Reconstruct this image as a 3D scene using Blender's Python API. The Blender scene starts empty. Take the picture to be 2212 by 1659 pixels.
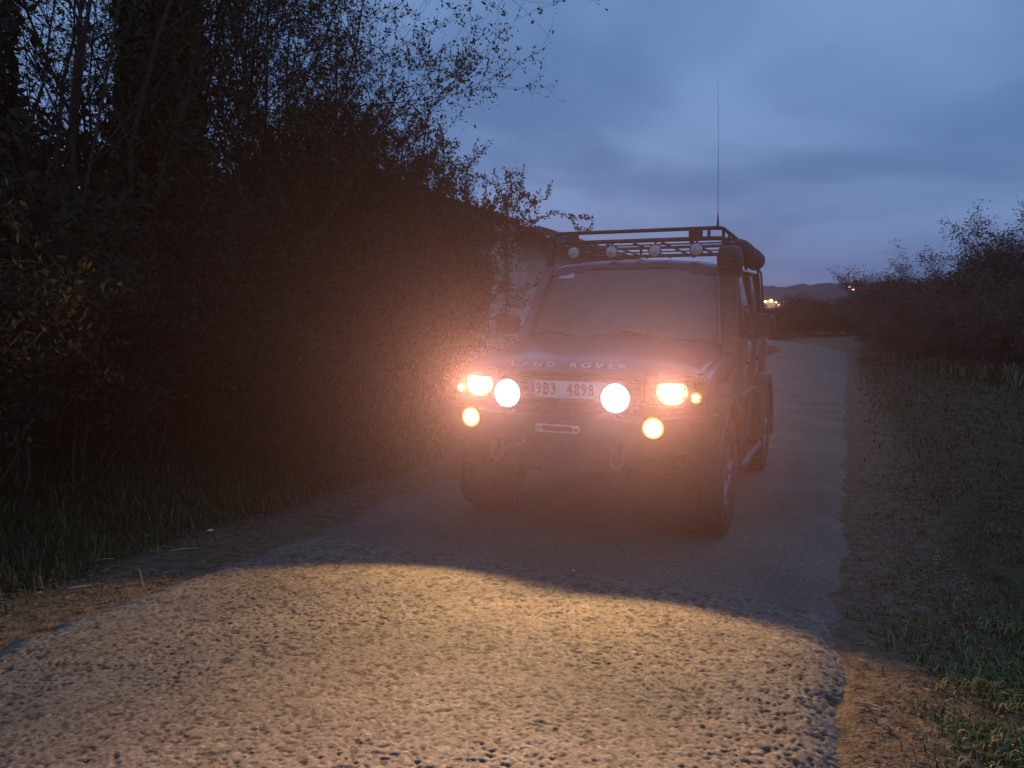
import bpy, bmesh, math, random
import numpy as np
from mathutils import Vector, Matrix
PI = math.pi
S = bpy.context.scene
C = S.collection
random.seed(7)

# ------------------------------------------------------------------ camera
H, PITCH, YAW, ROLL, FOC = 1.4523, 0.0792, 0.4106, 0.0095, 1661.0
cam = bpy.data.cameras.new('camera')
cam.sensor_width = 36.0
cam.lens = 36.0 * FOC / 2212.0
cam.clip_start = 0.05
cam.clip_end = 6000
camo = bpy.data.objects.new('camera', cam)
C.objects.link(camo)
camo.matrix_world = (Matrix.Translation((0, 0, H)) @ Matrix.Rotation(YAW, 4, 'Z')
                     @ Matrix.Rotation(PI/2 - PITCH, 4, 'X') @ Matrix.Rotation(ROLL, 4, 'Z'))
S.camera = camo

# ------------------------------------------------------------------ world, sun, exposure
W = bpy.data.worlds.new('World')
S.world = W
W.use_nodes = True
nt = W.node_tree
nt.nodes.clear()
def wn(t, **k):
    n = nt.nodes.new(t)
    for a, b in k.items(): setattr(n, a, b)
    return n
out = wn('ShaderNodeOutputWorld'); bg = wn('ShaderNodeBackground')
SKY_STRENGTH = 1.58
sky = wn('ShaderNodeTexSky', sky_type='NISHITA')
sky.sun_disc = False
sky.sun_elevation = math.radians(1.0)
sky.sun_rotation = math.radians(200)
tc = wn('ShaderNodeTexCoord'); sep = wn('ShaderNodeSeparateXYZ')
nt.links.new(tc.outputs['Generated'], sep.inputs[0])
addz = wn('ShaderNodeMath', operation='ADD'); addz.inputs[1].default_value = 0.16
mx = wn('ShaderNodeMath', operation='MAXIMUM'); mx.inputs[1].default_value = 0.05
nt.links.new(sep.outputs[2], addz.inputs[0]); nt.links.new(addz.outputs[0], mx.inputs[0])
dx = wn('ShaderNodeMath', operation='DIVIDE'); dy = wn('ShaderNodeMath', operation='DIVIDE')
nt.links.new(sep.outputs[0], dx.inputs[0]); nt.links.new(mx.outputs[0], dx.inputs[1])
nt.links.new(sep.outputs[1], dy.inputs[0]); nt.links.new(mx.outputs[0], dy.inputs[1])
cmb = wn('ShaderNodeCombineXYZ')
nt.links.new(dx.outputs[0], cmb.inputs[0]); nt.links.new(dy.outputs[0], cmb.inputs[1])
noi = wn('ShaderNodeTexNoise')
noi.inputs['Scale'].default_value = 0.80; noi.inputs['Detail'].default_value = 4.0
noi.inputs['Roughness'].default_value = 0.48; noi.inputs['Distortion'].default_value = 0.35
nt.links.new(cmb.outputs[0], noi.inputs['Vector'])
rmp = wn('ShaderNodeValToRGB')
rmp.color_ramp.interpolation = 'EASE'
e = rmp.color_ramp.elements
e[0].position = 0.40; e[0].color = (0.068, 0.140, 0.292, 1)
e[1].position = 0.62; e[1].color = (0.132, 0.226, 0.415, 1)
nt.links.new(noi.outputs['Fac'], rmp.inputs[0])
# the cloud deck warms a little towards the horizon (dusk light under the clouds)
hz = wn('ShaderNodeMapRange'); hz.inputs['From Min'].default_value = 0.0; hz.inputs['From Max'].default_value = 0.20
hz.inputs['To Min'].default_value = 0.55; hz.inputs['To Max'].default_value = 0.0
nt.links.new(sep.outputs[2], hz.inputs['Value'])
mixh = wn('ShaderNodeMixRGB'); mixh.inputs[2].default_value = (0.125, 0.195, 0.390, 1)
nt.links.new(hz.outputs[0], mixh.inputs[0]); nt.links.new(rmp.outputs[0], mixh.inputs[1])
skm = wn('ShaderNodeMixRGB', blend_type='MULTIPLY'); skm.inputs[0].default_value = 1.0
skm.inputs[2].default_value = (0.05, 0.05, 0.05, 1)
nt.links.new(sky.outputs[0], skm.inputs[1])
mixn = wn('ShaderNodeMixRGB'); mixn.inputs[0].default_value = 0.08
nt.links.new(mixh.outputs[0], mixn.inputs[1]); nt.links.new(skm.outputs[0], mixn.inputs[2])
nt.links.new(mixn.outputs[0], bg.inputs['Color']); bg.inputs['Strength'].default_value = SKY_STRENGTH
nt.links.new(bg.outputs[0], out.inputs['Surface'])

sun = bpy.data.lights.new('sun', 'SUN')
sun.energy = 0.03; sun.angle = math.radians(40); sun.color = (0.8, 0.88, 1.0)
suno = bpy.data.objects.new('sun', sun); C.objects.link(suno)
suno.rotation_euler = (math.radians(50), 0, math.radians(150))

S.view_settings.view_transform = 'Standard'
S.view_settings.look = 'None'
S.view_settings.exposure = 0.0
S.view_settings.gamma = 1.0
S.view_settings.use_curve_mapping = False
S.render.engine = 'CYCLES'
S.cycles.use_denoising = True
S.cycles.max_bounces = 6
S.cycles.diffuse_bounces = 2
S.cycles.glossy_bounces = 3
S.cycles.transparent_max_bounces = 8
S.cycles.volume_bounces = 0
S.cycles.sample_clamp_indirect = 4.0
HAZE_DENSITY, HAZE_G = 0.0009, 0.84
HAZE_COLOR = (1.0, 0.66, 0.74, 1)  # pink tint stands in for the reddish lens glare round the lamps

# ------------------------------------------------------------------ helpers
def ray(px, py):
    x, y = px - 1106.0, py - 829.5
    cr, sr = math.cos(-ROLL), math.sin(-ROLL)
    x, y = cr*x - sr*y, sr*x + cr*y
    r, u = x/FOC, -y/FOC
    cp, sp = math.cos(PITCH), math.sin(PITCH)
    D, U = cp + u*sp, -sp + u*cp
    c, s = math.cos(YAW), math.sin(YAW)
    return np.array([c*r - s*D, s*r + c*D, U])
def at(px, py, Y):
    v = ray(px, py)
    return v*(Y/v[1]) + np.array([0, 0, H])

def mesh_np(name, V, F_list, smooth=False):
    """V (n,3); F_list: arrays (m,k) of vertex indices, any constant k per array."""
    me = bpy.data.meshes.new(name)
    V = np.asarray(V, np.float32)
    me.vertices.add(len(V)); me.vertices.foreach_set('co', V.ravel())
    F_list = [np.asarray(f, np.int32) for f in F_list if len(f)]
    nl = sum(f.size for f in F_list); npoly = sum(len(f) for f in F_list)
    me.loops.add(nl); me.polygons.add(npoly)
    me.loops.foreach_set('vertex_index', np.concatenate([f.ravel() for f in F_list]))
    tot = np.concatenate([np.full(len(f), f.shape[1], np.int32) for f in F_list])
    st = np.concatenate([[0], np.cumsum(tot)[:-1]]).astype(np.int32)
    me.polygons.foreach_set('loop_start', st)
    if smooth: me.polygons.foreach_set('use_smooth', np.ones(npoly, bool))
    me.update(calc_edges=True)
    return me

def link(name, me, mat=None, parent=None):
    o = bpy.data.objects.new(name, me)
    C.objects.link(o)
    if mat is not None and me is not None:
        me.materials.clear(); me.materials.append(mat)
    if parent is not None: o.parent = parent
    return o
def tag(o, label=None, cat=None, group=None, kind=None):
    if label: o['label'] = label
    if cat: o['category'] = cat
    if group: o['group'] = group
    if kind: o['kind'] = kind
    return o
def empty(name, loc=(0, 0, 0), rz=0.0, label=None, cat=None, group=None):
    o = bpy.data.objects.new(name, None); C.objects.link(o)
    o.location = loc; o.rotation_euler = (0, 0, rz)
    return tag(o, label, cat, group)
def copy_tree(o, parent=None):
    c = o.copy(); C.objects.link(c); c.parent = parent
    for ch in list(o.children): copy_tree(ch, c)
    return c

class MB:
    """collects shapes in one bmesh"""
    def __init__(s): s.bm = bmesh.new()
    def box(s, x0, x1, y0, y1, z0, z1, bev=0.0, seg=2):
        b = bmesh.new()
        bmesh.ops.create_cube(b, size=1)
        for v in b.verts:
            v.co = Vector(((x0+x1)/2 + v.co.x*(x1-x0), (y0+y1)/2 + v.co.y*(y1-y0), (z0+z1)/2 + v.co.z*(z1-z0)))
        if bev: bmesh.ops.bevel(b, geom=b.edges[:], offset=bev, segments=seg, profile=0.5, affect='EDGES')
        s._add(b); return s
    def _add(s, b):
        me = bpy.data.meshes.new('t'); b.to_mesh(me); b.free(); s.bm.from_mesh(me); bpy.data.meshes.remove(me)
    def poly(s, pts, axis, a0, a1, bev=0.0, seg=2):
        """extrude polygon (2-D points) along axis from a0 to a1"""
        b = bmesh.new()
        def mk(p, a):
            if axis == 'x': return (a, p[0], p[1])
            if axis == 'y': return (p[0], a, p[1])
            return (p[0], p[1], a)
        A = [b.verts.new(mk(p, a0)) for p in pts]; B = [b.verts.new(mk(p, a1)) for p in pts]
        n = len(pts)
        b.faces.new(A); b.faces.new(B[::-1])
        for i in range(n): b.faces.new((A[i], B[i], B[(i+1) % n], A[(i+1) % n]))
        bmesh.ops.recalc_face_normals(b, faces=b.faces[:])
        if bev:
            ed = [e for e in b.edges if len(e.link_faces) == 2 and e.calc_face_angle(0) > 0.5]
            bmesh.ops.bevel(b, geom=ed, offset=bev, segments=seg, profile=0.5, affect='EDGES', clamp_overlap=True)
        s._add(b); return s
    def tube(s, pts, r, n=8, closed=False, caps=True):
        b = bmesh.new()
        P = [Vector(p) for p in pts]; m = len(P)
        R = r if isinstance(r, (list, tuple)) else [r]*m
        rings = []
        for i in range(m):
            if closed: d = P[(i+1) % m] - P[i-1]
            else: d = P[min(i+1, m-1)] - P[max(i-1, 0)]
            d.normalize()
            up = Vector((0, 0, 1)) if abs(d.z) < 0.92 else Vector((1, 0, 0))
            u = d.cross(up).normalized(); w = d.cross(u).normalized()
            rings.append([b.verts.new(P[i] + (u*math.cos(2*PI*k/n) + w*math.sin(2*PI*k/n))*R[i]) for k in range(n)])
        for i in range(m if closed else m-1):
            a, c = rings[i], rings[(i+1) % m]
            for k in range(n): b.faces.new((a[k], a[(k+1) % n], c[(k+1) % n], c[k]))
        if caps and not closed:
            b.faces.new(rings[0][::-1]); b.faces.new(rings[-1])
        bmesh.ops.recalc_face_normals(b, faces=b.faces[:])
        s._add(b); return s
    def lathe(s, prof, c, axis='y', n=32, a0=0, a1=2*PI):
        """prof: (radius, along) points; axis through c"""
        b = bmesh.new(); full = abs(a1-a0-2*PI) < 1e-6
        rings = []
        for k in range(n if full else n+1):
            t = a0 + (a1-a0)*k/n
            row = []
            for r, a in prof:
                if axis == 'y': p = (c[0]+r*math.cos(t), c[1]+a, c[2]+r*math.sin(t))
                elif axis == 'x': p = (c[0]+a, c[1]+r*math.cos(t), c[2]+r*math.sin(t))
                else: p = (c[0]+r*math.cos(t), c[1]+r*math.sin(t), c[2]+a)
                row.append(b.verts.new(p))
            rings.append(row)
        m = len(rings)
        for k in range(m if full else m-1):
            A, B = rings[k], rings[(k+1) % m]
            for i in range(len(prof)-1):
                b.faces.new((A[i], A[i+1], B[i+1], B[i]))
        bmesh.ops.remove_doubles(b, verts=b.verts[:], dist=1e-5)
        bmesh.ops.recalc_face_normals(b, faces=b.faces[:])
        s._add(b); return s
    def loft(s, secs, closed=True, caps=True):
        b = bmesh.new()
        R = [[b.verts.new(p) for p in sec] for sec in secs]
        n = len(secs[0])
        for i in range(len(R)-1):
            for k in range(n if closed else n-1):
                b.faces.new((R[i][k], R[i][(k+1) % n], R[i+1][(k+1) % n], R[i+1][k]))
        if caps and closed:
            b.faces.new(R[0][::-1]); b.faces.new(R[-1])
        bmesh.ops.recalc_face_normals(b, faces=b.faces[:])
        s._add(b); return s
    def mirror_x(s):
        for v in s.bm.verts: v.co.x = -v.co.x
        bmesh.ops.reverse_faces(s.bm, faces=s.bm.faces[:]); return s
    def build(s, name, mat, parent=None, smooth=None):
        me = bpy.data.meshes.new(name); s.bm.to_mesh(me); s.bm.free()
        o = link(name, me, mat, parent)
        if smooth is not None:
            for p in me.polygons: p.use_smooth = True
            try: me.set_sharp_from_angle(angle=math.radians(smooth))
            except Exception: pass
        return o

# ------------------------------------------------------------------ materials
MATS = {}
def mat(name, col, rough=0.6, metal=0.0, col2=None, scale=20.0, detail=4.0, bump=0.0, bscale=None, spec=0.5, coat=0.0,
        lo=0.35, hi=0.65, coords='Object'):
    m = bpy.data.materials.new(name); m.use_nodes = True
    t = m.node_tree; p = t.nodes['Principled BSDF']
    p.inputs['Base Color'].default_value = (*col, 1)
    p.inputs['Roughness'].default_value = rough; p.inputs['Metallic'].default_value = metal
    p.inputs['Specular IOR Level'].default_value = spec
    if coat: p.inputs['Coat Weight'].default_value = coat; p.inputs['Coat Roughness'].default_value = 0.06
    tcn = t.nodes.new('ShaderNodeTexCoord')
    if col2 is not None:
        n = t.nodes.new('ShaderNodeTexNoise'); n.inputs['Scale'].default_value = scale; n.inputs['Detail'].default_value = detail
        t.links.new(tcn.outputs[coords], n.inputs['Vector'])
        r = t.nodes.new('ShaderNodeValToRGB'); r.color_ramp.elements[0].position = lo; r.color_ramp.elements[1].position = hi
        r.color_ramp.elements[0].color = (*col, 1); r.color_ramp.elements[1].color = (*col2, 1)
        t.links.new(n.outputs['Fac'], r.inputs[0]); t.links.new(r.outputs[0], p.inputs['Base Color'])
    if bump:
        n2 = t.nodes.new('ShaderNodeTexNoise'); n2.inputs['Scale'].default_value = bscale or scale*2; n2.inputs['Detail'].default_value = 5
        t.links.new(tcn.outputs[coords], n2.inputs['Vector'])
        b = t.nodes.new('ShaderNodeBump'); b.inputs['Strength'].default_value = bump; b.inputs['Distance'].default_value = 0.01
        t.links.new(n2.outputs['Fac'], b.inputs['Height']); t.links.new(b.outputs[0], p.inputs['Normal'])
    MATS[name] = m
    return m
def emis(name, col, strength):
    m = bpy.data.materials.new(name); m.use_nodes = True
    t = m.node_tree; t.nodes.clear()
    o = t.nodes.new('ShaderNodeOutputMaterial'); em = t.nodes.new('ShaderNodeEmission')
    em.inputs[0].default_value = (*col, 1); em.inputs[1].default_value = strength
    t.links.new(em.outputs[0], o.inputs[0]); MATS[name] = m
    m.cycles.emission_sampling = 'NONE'
    return m
def emis_face(name, core, rim, s_core, s_rim, r0=0.45, r1=1.0):
    m = emis(name, core, s_core); t = m.node_tree; em = t.nodes['Emission']
    tcn = t.nodes.new('ShaderNodeTexCoord'); mp = t.nodes.new('ShaderNodeMapping')
    mp.inputs['Location'].default_value = (-1, 0, -1); mp.inputs['Scale'].default_value = (2, 0, 2)
    ln = t.nodes.new('ShaderNodeVectorMath'); ln.operation = 'LENGTH'
    t.links.new(tcn.outputs['Generated'], mp.inputs[0]); t.links.new(mp.outputs[0], ln.inputs[0])
    mr = t.nodes.new('ShaderNodeMapRange'); mr.interpolation_type = 'SMOOTHSTEP'
    mr.inputs['From Min'].default_value = r0; mr.inputs['From Max'].default_value = r1
    t.links.new(ln.outputs['Value'], mr.inputs['Value'])
    mc = t.nodes.new('ShaderNodeMixRGB'); mc.inputs[1].default_value = (*core, 1); mc.inputs[2].default_value = (*rim, 1)
    t.links.new(mr.outputs[0], mc.inputs[0]); t.links.new(mc.outputs[0], em.inputs[0])
    ms = t.nodes.new('ShaderNodeMapRange'); ms.inputs['To Min'].default_value = s_core; ms.inputs['To Max'].default_value = s_rim
    t.links.new(mr.outputs[0], ms.inputs['Value']); t.links.new(ms.outputs[0], em.inputs[1])
    return m
def attr_mat(name, attr='tint', rough=0.7, spec=0.3, trans=0.0):
    m = bpy.data.materials.new(name); m.use_nodes = True
    t = m.node_tree; p = t.nodes['Principled BSDF']
    a = t.nodes.new('ShaderNodeAttribute'); a.attribute_name = attr
    t.links.new(a.outputs['Color'], p.inputs['Base Color'])
    p.inputs['Roughness'].default_value = rough; p.inputs['Specular IOR Level'].default_value = spec
    MATS[name] = m
    return m
def glassy(name, tint, dust, dustcol):
    """thin car glass: clear tinted sheet with mirror reflection and a film of dust"""
    m = bpy.data.materials.new(name); m.use_nodes = True
    t = m.node_tree; t.nodes.clear()
    o = t.nodes.new('ShaderNodeOutputMaterial')
    tr = t.nodes.new('ShaderNodeBsdfTransparent'); tr.inputs[0].default_value = (*tint, 1)
    gl = t.nodes.new('ShaderNodeBsdfGlossy'); gl.inputs['Roughness'].default_value = 0.03
    fr = t.nodes.new('ShaderNodeFresnel'); fr.inputs[0].default_value = 1.7
    m1 = t.nodes.new('ShaderNodeMixShader')
    t.links.new(fr.outputs[0], m1.inputs[0]); t.links.new(tr.outputs[0], m1.inputs[1]); t.links.new(gl.outputs[0], m1.inputs[2])
    df = t.nodes.new('ShaderNodeBsdfDiffuse'); df.inputs[0].default_value = (*dustcol, 1)
    tcn = t.nodes.new('ShaderNodeTexCoord'); n = t.nodes.new('ShaderNodeTexNoise'); n.inputs['Scale'].default_value = 6; n.inputs['Detail'].default_value = 6
    t.links.new(tcn.outputs['Object'], n.inputs['Vector'])
    mr = t.nodes.new('ShaderNodeMapRange'); mr.inputs['To Min'].default_value = dust*0.7; mr.inputs['To Max'].default_value = dust*1.3
    t.links.new(n.outputs['Fac'], mr.inputs[0])
    m2 = t.nodes.new('ShaderNodeMixShader')
    t.links.new(mr.outputs[0], m2.inputs[0]); t.links.new(m1.outputs[0], m2.inputs[1]); t.links.new(df.outputs[0], m2.inputs[2])
    t.links.new(m2.outputs[0], o.inputs[0]); MATS[name] = m
    return m

M_paint = mat('car_paint', (0.020, 0.028, 0.070), 0.28, 0.0, (0.035, 0.040, 0.075), 3.0, coat=0.8, lo=0.3, hi=0.8)
M_black = mat('black_plastic', (0.018, 0.017, 0.017), 0.55, col2=(0.035, 0.032, 0.030), scale=30, bump=0.15, bscale=300)
M_blackmetal = mat('black_powder_coat', (0.014, 0.014, 0.015), 0.42, col2=(0.028, 0.026, 0.025), scale=12, bump=0.1, bscale=400)
M_rubber = mat('tyre_rubber', (0.016, 0.015, 0.014), 0.85, col2=(0.045, 0.038, 0.03), scale=9, bump=0.2, bscale=120)
M_alloy = mat('wheel_alloy', (0.30, 0.30, 0.31), 0.4, 0.8, (0.18, 0.17, 0.16), 8)
M_alu = mat('brushed_aluminium', (0.62, 0.60, 0.58), 0.5, 0.25, (0.45, 0.43, 0.42), 60)
M_chrome = mat('reflector_chrome', (0.80, 0.79, 0.76), 0.12, 1.0)
M_lens = glassy('lamp_lens', (0.9, 0.9, 0.9), 0.10, (0.6, 0.6, 0.58))
M_screen = glassy('dusty_windscreen', (0.16, 0.16, 0.17), 0.28, (0.42, 0.40, 0.40))
M_side = glassy('side_glass', (0.16, 0.17, 0.18), 0.07, (0.35, 0.34, 0.33))
M_white = mat('plate_white', (0.74, 0.74, 0.70), 0.45, col2=(0.62, 0.60, 0.56), scale=15)
M_platechar = mat('plate_black', (0.03, 0.03, 0.03), 0.5)
M_blue = mat('plate_blue', (0.02, 0.05, 0.35), 0.5)
M_letter = mat('letter_silver', (0.62, 0.62, 0.64), 0.4, 0.2)
M_cloth = mat('awning_cloth', (0.045, 0.045, 0.048), 0.85, col2=(0.075, 0.072, 0.07), scale=30, bump=0.3, bscale=200)
M_interior = mat('interior_cloth', (0.030, 0.028, 0.028), 0.9, col2=(0.05, 0.045, 0.042), scale=20)
M_shackle = mat('worn_steel_shackle', (0.10, 0.075, 0.06), 0.5, 0.4, (0.16, 0.12, 0.10), 40)
M_sticker = mat('sticker', (0.60, 0.64, 0.68), 0.5)
M_amberlens = mat('amber_lens', (0.75, 0.28, 0.03), 0.2)

L_head = emis_face('lit_headlamp', (1.0, 0.86, 0.60), (1.0, 0.62, 0.22), 9.0, 0.9, 0.35, 1.02)
L_spot = emis_face('lit_led_spot', (0.97, 0.98, 1.0), (0.88, 0.93, 1.0), 9.0, 1.6, 0.7, 1.02)
L_fog = emis_face('lit_fog_lamp', (1.0, 0.84, 0.50), (1.0, 0.48, 0.08), 9.0, 0.8, 0.3, 1.02)
L_amber = emis_face('lit_side_marker', (1.0, 0.75, 0.35), (1.0, 0.42, 0.06), 4.0, 0.6, 0.2, 1.0)
L_town = emis('sodium_lamp', (1.0, 0.55, 0.16), 40.0)
L_win = emis('lit_window', (1.0, 0.60, 0.25), 3.0)
L_red = emis('mast_lamp', (1.0, 0.22, 0.16), 30.0)

# ------------------------------------------------------------------ noise on the cpu
def vnoise(x, y, seed=0):
    """smooth value noise, vectorised"""
    x = np.asarray(x, float); y = np.asarray(y, float)
    xi = np.floor(x).astype(np.int64); yi = np.floor(y).astype(np.int64)
    fx, fy = x-xi, y-yi
    fx = fx*fx*(3-2*fx); fy = fy*fy*(3-2*fy)
    def h(a, b):
        n = (a*374761393 + b*668265263 + seed*974711) & 0x7fffffff
        n = ((n ^ (n >> 13))*1274126177) & 0x7fffffff
        return ((n ^ (n >> 16)) & 0xffff)/65535.0
    return ((h(xi, yi)*(1-fx) + h(xi+1, yi)*fx)*(1-fy) + (h(xi, yi+1)*(1-fx) + h(xi+1, yi+1)*fx)*fy)
def fnoise(x, y, seed=0, o=4):
    s = 0; a = 0.5
    for k in range(o): s = s + a*vnoise(x*2**k, y*2**k, seed+k); a *= 0.5
    return s
def sstep(a, b, x):
    t = np.clip((x-a)/(b-a), 0, 1); return t*t*(3-2*t)

# ------------------------------------------------------------------ terrain
RL, RR = -3.38, 0.03                                   # road edges (x)
def road_shift(y):
    return -0.012*np.maximum(np.asarray(y, float)-44, 0)**2
def terr(x, y):
    x = np.asarray(x, float); y = np.asarray(y, float)
    xs = x - road_shift(np.minimum(y, 75))
    z = 0.05*(fnoise(x*0.9, y*0.9, 3)-0.5)*sstep(0.0, 0.6, np.maximum(RL-xs, xs-RR))
    z = z + 0.45*sstep(RL-0.7, RL-2.8, xs) + 0.10*sstep(0.5, 2.5, xs)
    z = z + 0.9*sstep(3, 16, xs)*sstep(8, 22, y)
    d = np.hypot(x, y)
    z = z + 0.010*np.maximum(y-40, 0)*sstep(40, 70, y)*(y < 4000)
    z = z + 0.020*np.maximum(d-120, 0)
    return np.minimum(z, 26)
def graded(lo, hi, step, far, ratio=1.22):
    c = list(np.arange(lo, hi+1e-6, step)); s = step; v = hi
    while v < far: s *= ratio; v += s; c.append(v)
    s = step; v = lo; pre = []
    while v > -far: s *= ratio; v -= s; pre.append(v)
    return np.array(pre[::-1]+c)
gx = graded(-6.5, 3.5, 0.07, 1300); gy = graded(1.0, 9.0, 0.07, 1300)
GX, GY = np.meshgrid(gx, gy)
GZ = terr(GX, GY)
micro = (fnoise(GX*9, GY*9, 11, 3)-0.45)*0.035*sstep(12, 6, np.hypot(GX, GY))
inroad = (GX > RL-0.05+road_shift(GY)) & (GX < RR+0.05+road_shift(GY)) & (GY < 80)
GZ = np.where(inroad, GZ-0.004, GZ+micro)
n0, n1 = GX.shape
idx = np.arange(n0*n1).reshape(n0, n1)
Fq = np.stack([idx[:-1, :-1], idx[:-1, 1:], idx[1:, 1:], idx[1:, :-1]], -1).reshape(-1, 4)
def ground_material():
    m = bpy.data.materials.new('ground_soil_grass'); m.use_nodes = True
    t = m.node_tree; p = t.nodes['Principled BSDF']; p.inputs['Roughness'].default_value = 0.95; p.inputs['Specular IOR Level'].default_value = 0.15
    geo = t.nodes.new('ShaderNodeNewGeometry'); sp = t.nodes.new('ShaderNodeSeparateXYZ'); t.links.new(geo.outputs['Position'], sp.inputs[0])
    def N(scale, detail=5):
        n = t.nodes.new('ShaderNodeTexNoise'); n.inputs['Scale'].default_value = scale; n.inputs['Detail'].default_value = detail
        t.links.new(geo.outputs['Position'], n.inputs['Vector']); return n
    def ramp(src, a, b, ca, cb):
        r = t.nodes.new('ShaderNodeValToRGB'); r.color_ramp.elements[0].position = a; r.color_ramp.elements[1].position = b
        r.color_ramp.elements[0].color = (*ca, 1); r.color_ramp.elements[1].color = (*cb, 1); t.links.new(src, r.inputs[0]); return r
    soil = ramp(N(14, 8).outputs['Fac'], 0.32, 0.68, (0.085, 0.058, 0.036), (0.22, 0.155, 0.10))
    gras = ramp(N(5, 8).outputs['Fac'], 0.35, 0.7, (0.030, 0.036, 0.012), (0.085, 0.075, 0.034))
    ab = t.nodes.new('ShaderNodeMath'); ab.operation = 'ADD'; ab.inputs[1].default_value = 1.71
    t.links.new(sp.outputs[0], ab.inputs[0])
    a2 = t.nodes.new('ShaderNodeMath'); a2.operation = 'ABSOLUTE'; t.links.new(ab.outputs[0], a2.inputs[0])
    nz = N(2.2, 6)
    ms = t.nodes.new('ShaderNodeMath'); ms.operation = 'MULTIPLY_ADD'; ms.inputs[1].default_value = 0.9
    t.links.new(nz.outputs['Fac'], ms.inputs[0]); t.links.new(a2.outputs[0], ms.inputs[2])
    mr = t.nodes.new('ShaderNodeMapRange'); mr.inputs['From Min'].default_value = 2.55; mr.inputs['From Max'].default_value = 2.95
    t.links.new(ms.outputs[0], mr.inputs[0])
    mx = t.nodes.new('ShaderNodeMixRGB'); t.links.new(mr.outputs[0], mx.inputs[0]); t.links.new(soil.outputs[0], mx.inputs[1]); t.links.new(gras.outputs[0], mx.inputs[2])
    t.links.new(mx.outputs[0], p.inputs['Base Color'])
    b = t.nodes.new('ShaderNodeBump'); b.inputs['Strength'].default_value = 0.8; b.inputs['Distance'].default_value = 0.02
    nb = N(60, 6); t.links.new(nb.outputs['Fac'], b.inputs['Height']); t.links.new(b.outputs[0], p.inputs['Normal'])
    return m
go = link('ground', mesh_np('ground', np.stack([GX, GY, GZ], -1).reshape(-1, 3), [Fq], True), ground_material())
tag(go, 'brown soil and rough grass on both sides of the lane', None, None, 'structure')

# ---- road: chip-seal surface, really displaced near the camera
rng = np.random.default_rng(5)
def blur(a, s):
    k = np.fft.fftfreq(a.shape[0])[:, None]; l = np.fft.rfftfreq(a.shape[1])[None, :]
    return np.fft.irfft2(np.fft.rfft2(a)*np.exp(-2*(PI*s)**2*(k*k+l*l)), s=a.shape)
def road_profile(x, y):
    """height of the road without stones; sinks under the soil at the ragged edges"""
    wob = 0.24*(fnoise(y*1.7, x*0+3, 21)-0.47) + 0.12*(fnoise(y*9, x*0+8, 22)-0.47)
    wob2 = 0.30*(fnoise(y*1.3, x*0+13, 23)-0.47) + 0.12*(fnoise(y*9, x*0+18, 24)-0.47)
    xs = x - road_shift(y)
    d = np.minimum(xs-RL+wob2, RR-xs+wob)
    return 0.030 + 0.02*(1-((xs+1.71)/1.74)**2) - 0.060*sstep(0.17, -0.09, d) + 0.008*(fnoise(x*1.5, y*1.5, 25)-0.5)*sstep(14, 6, y), d
ys0, ys1, st = 1.4, 4.05, 0.0056
nx = np.arange(RL-0.14, RR+0.14, st); ny = np.arange(ys0, ys1, st)
X, Y = np.meshgrid(nx, ny)
w = rng.standard_normal(X.shape)
b1 = blur(w, 0.85); b1 /= b1.std()
b2 = blur(rng.standard_normal(X.shape), 1.9); b2 /= b2.std()
patch = sstep(0.35, 0.65, fnoise(X*1.6, Y*1.6, 31))
pits = 1-sstep(-1.5, -0.35, b1)
st_h = (-0.0025*pits + 0.0006*b1) * (0.65+0.6*patch) - 0.0028*sstep(0.9, 2.1, -(b2+0.4*b1)) * (0.4+0.8*patch) + 0.0014*sstep(1.5, 2.4, b2)
zb, dd = road_profile(X, Y)
Z = zb + st_h*(0.85+0.3*sstep(0.45, 0.1, dd))
nr, nc = X.shape
ii = np.arange(nr*nc).reshape(nr, nc)
Fr = np.stack([ii[:-1, :-1], ii[:-1, 1:], ii[1:, 1:], ii[1:, :-1]], -1).reshape(-1, 4)
V = [np.stack([X, Y, Z], -1).reshape(-1, 3)]; FF = [Fr]; off = nr*nc
for yy in (np.concatenate([np.arange(-9, ys0-0.01, 0.25), [ny[0]]]), np.concatenate([[ny[-1]], np.arange(ys1+0.04, 6.5, 0.04), np.arange(6.5, 12, 0.1), np.arange(12, 78, 0.4)])):
    X2, Y2 = np.meshgrid(np.linspace(nx[0], nx[-1], 90), yy)
    X2 = X2 + road_shift(Y2)
    z2, _ = road_profile(X2, Y2)
    z2 = z2 + 0.010*np.maximum(Y2-40, 0)*sstep(40, 70, Y2)
    k = np.arange(X2.size).reshape(X2.shape)+off
    V.append(np.stack([X2, Y2, z2], -1).reshape(-1, 3)); off += X2.size
    FF.append(np.stack([k[:-1, :-1], k[:-1, 1:], k[1:, 1:], k[1:, :-1]], -1).reshape(-1, 4))
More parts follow.
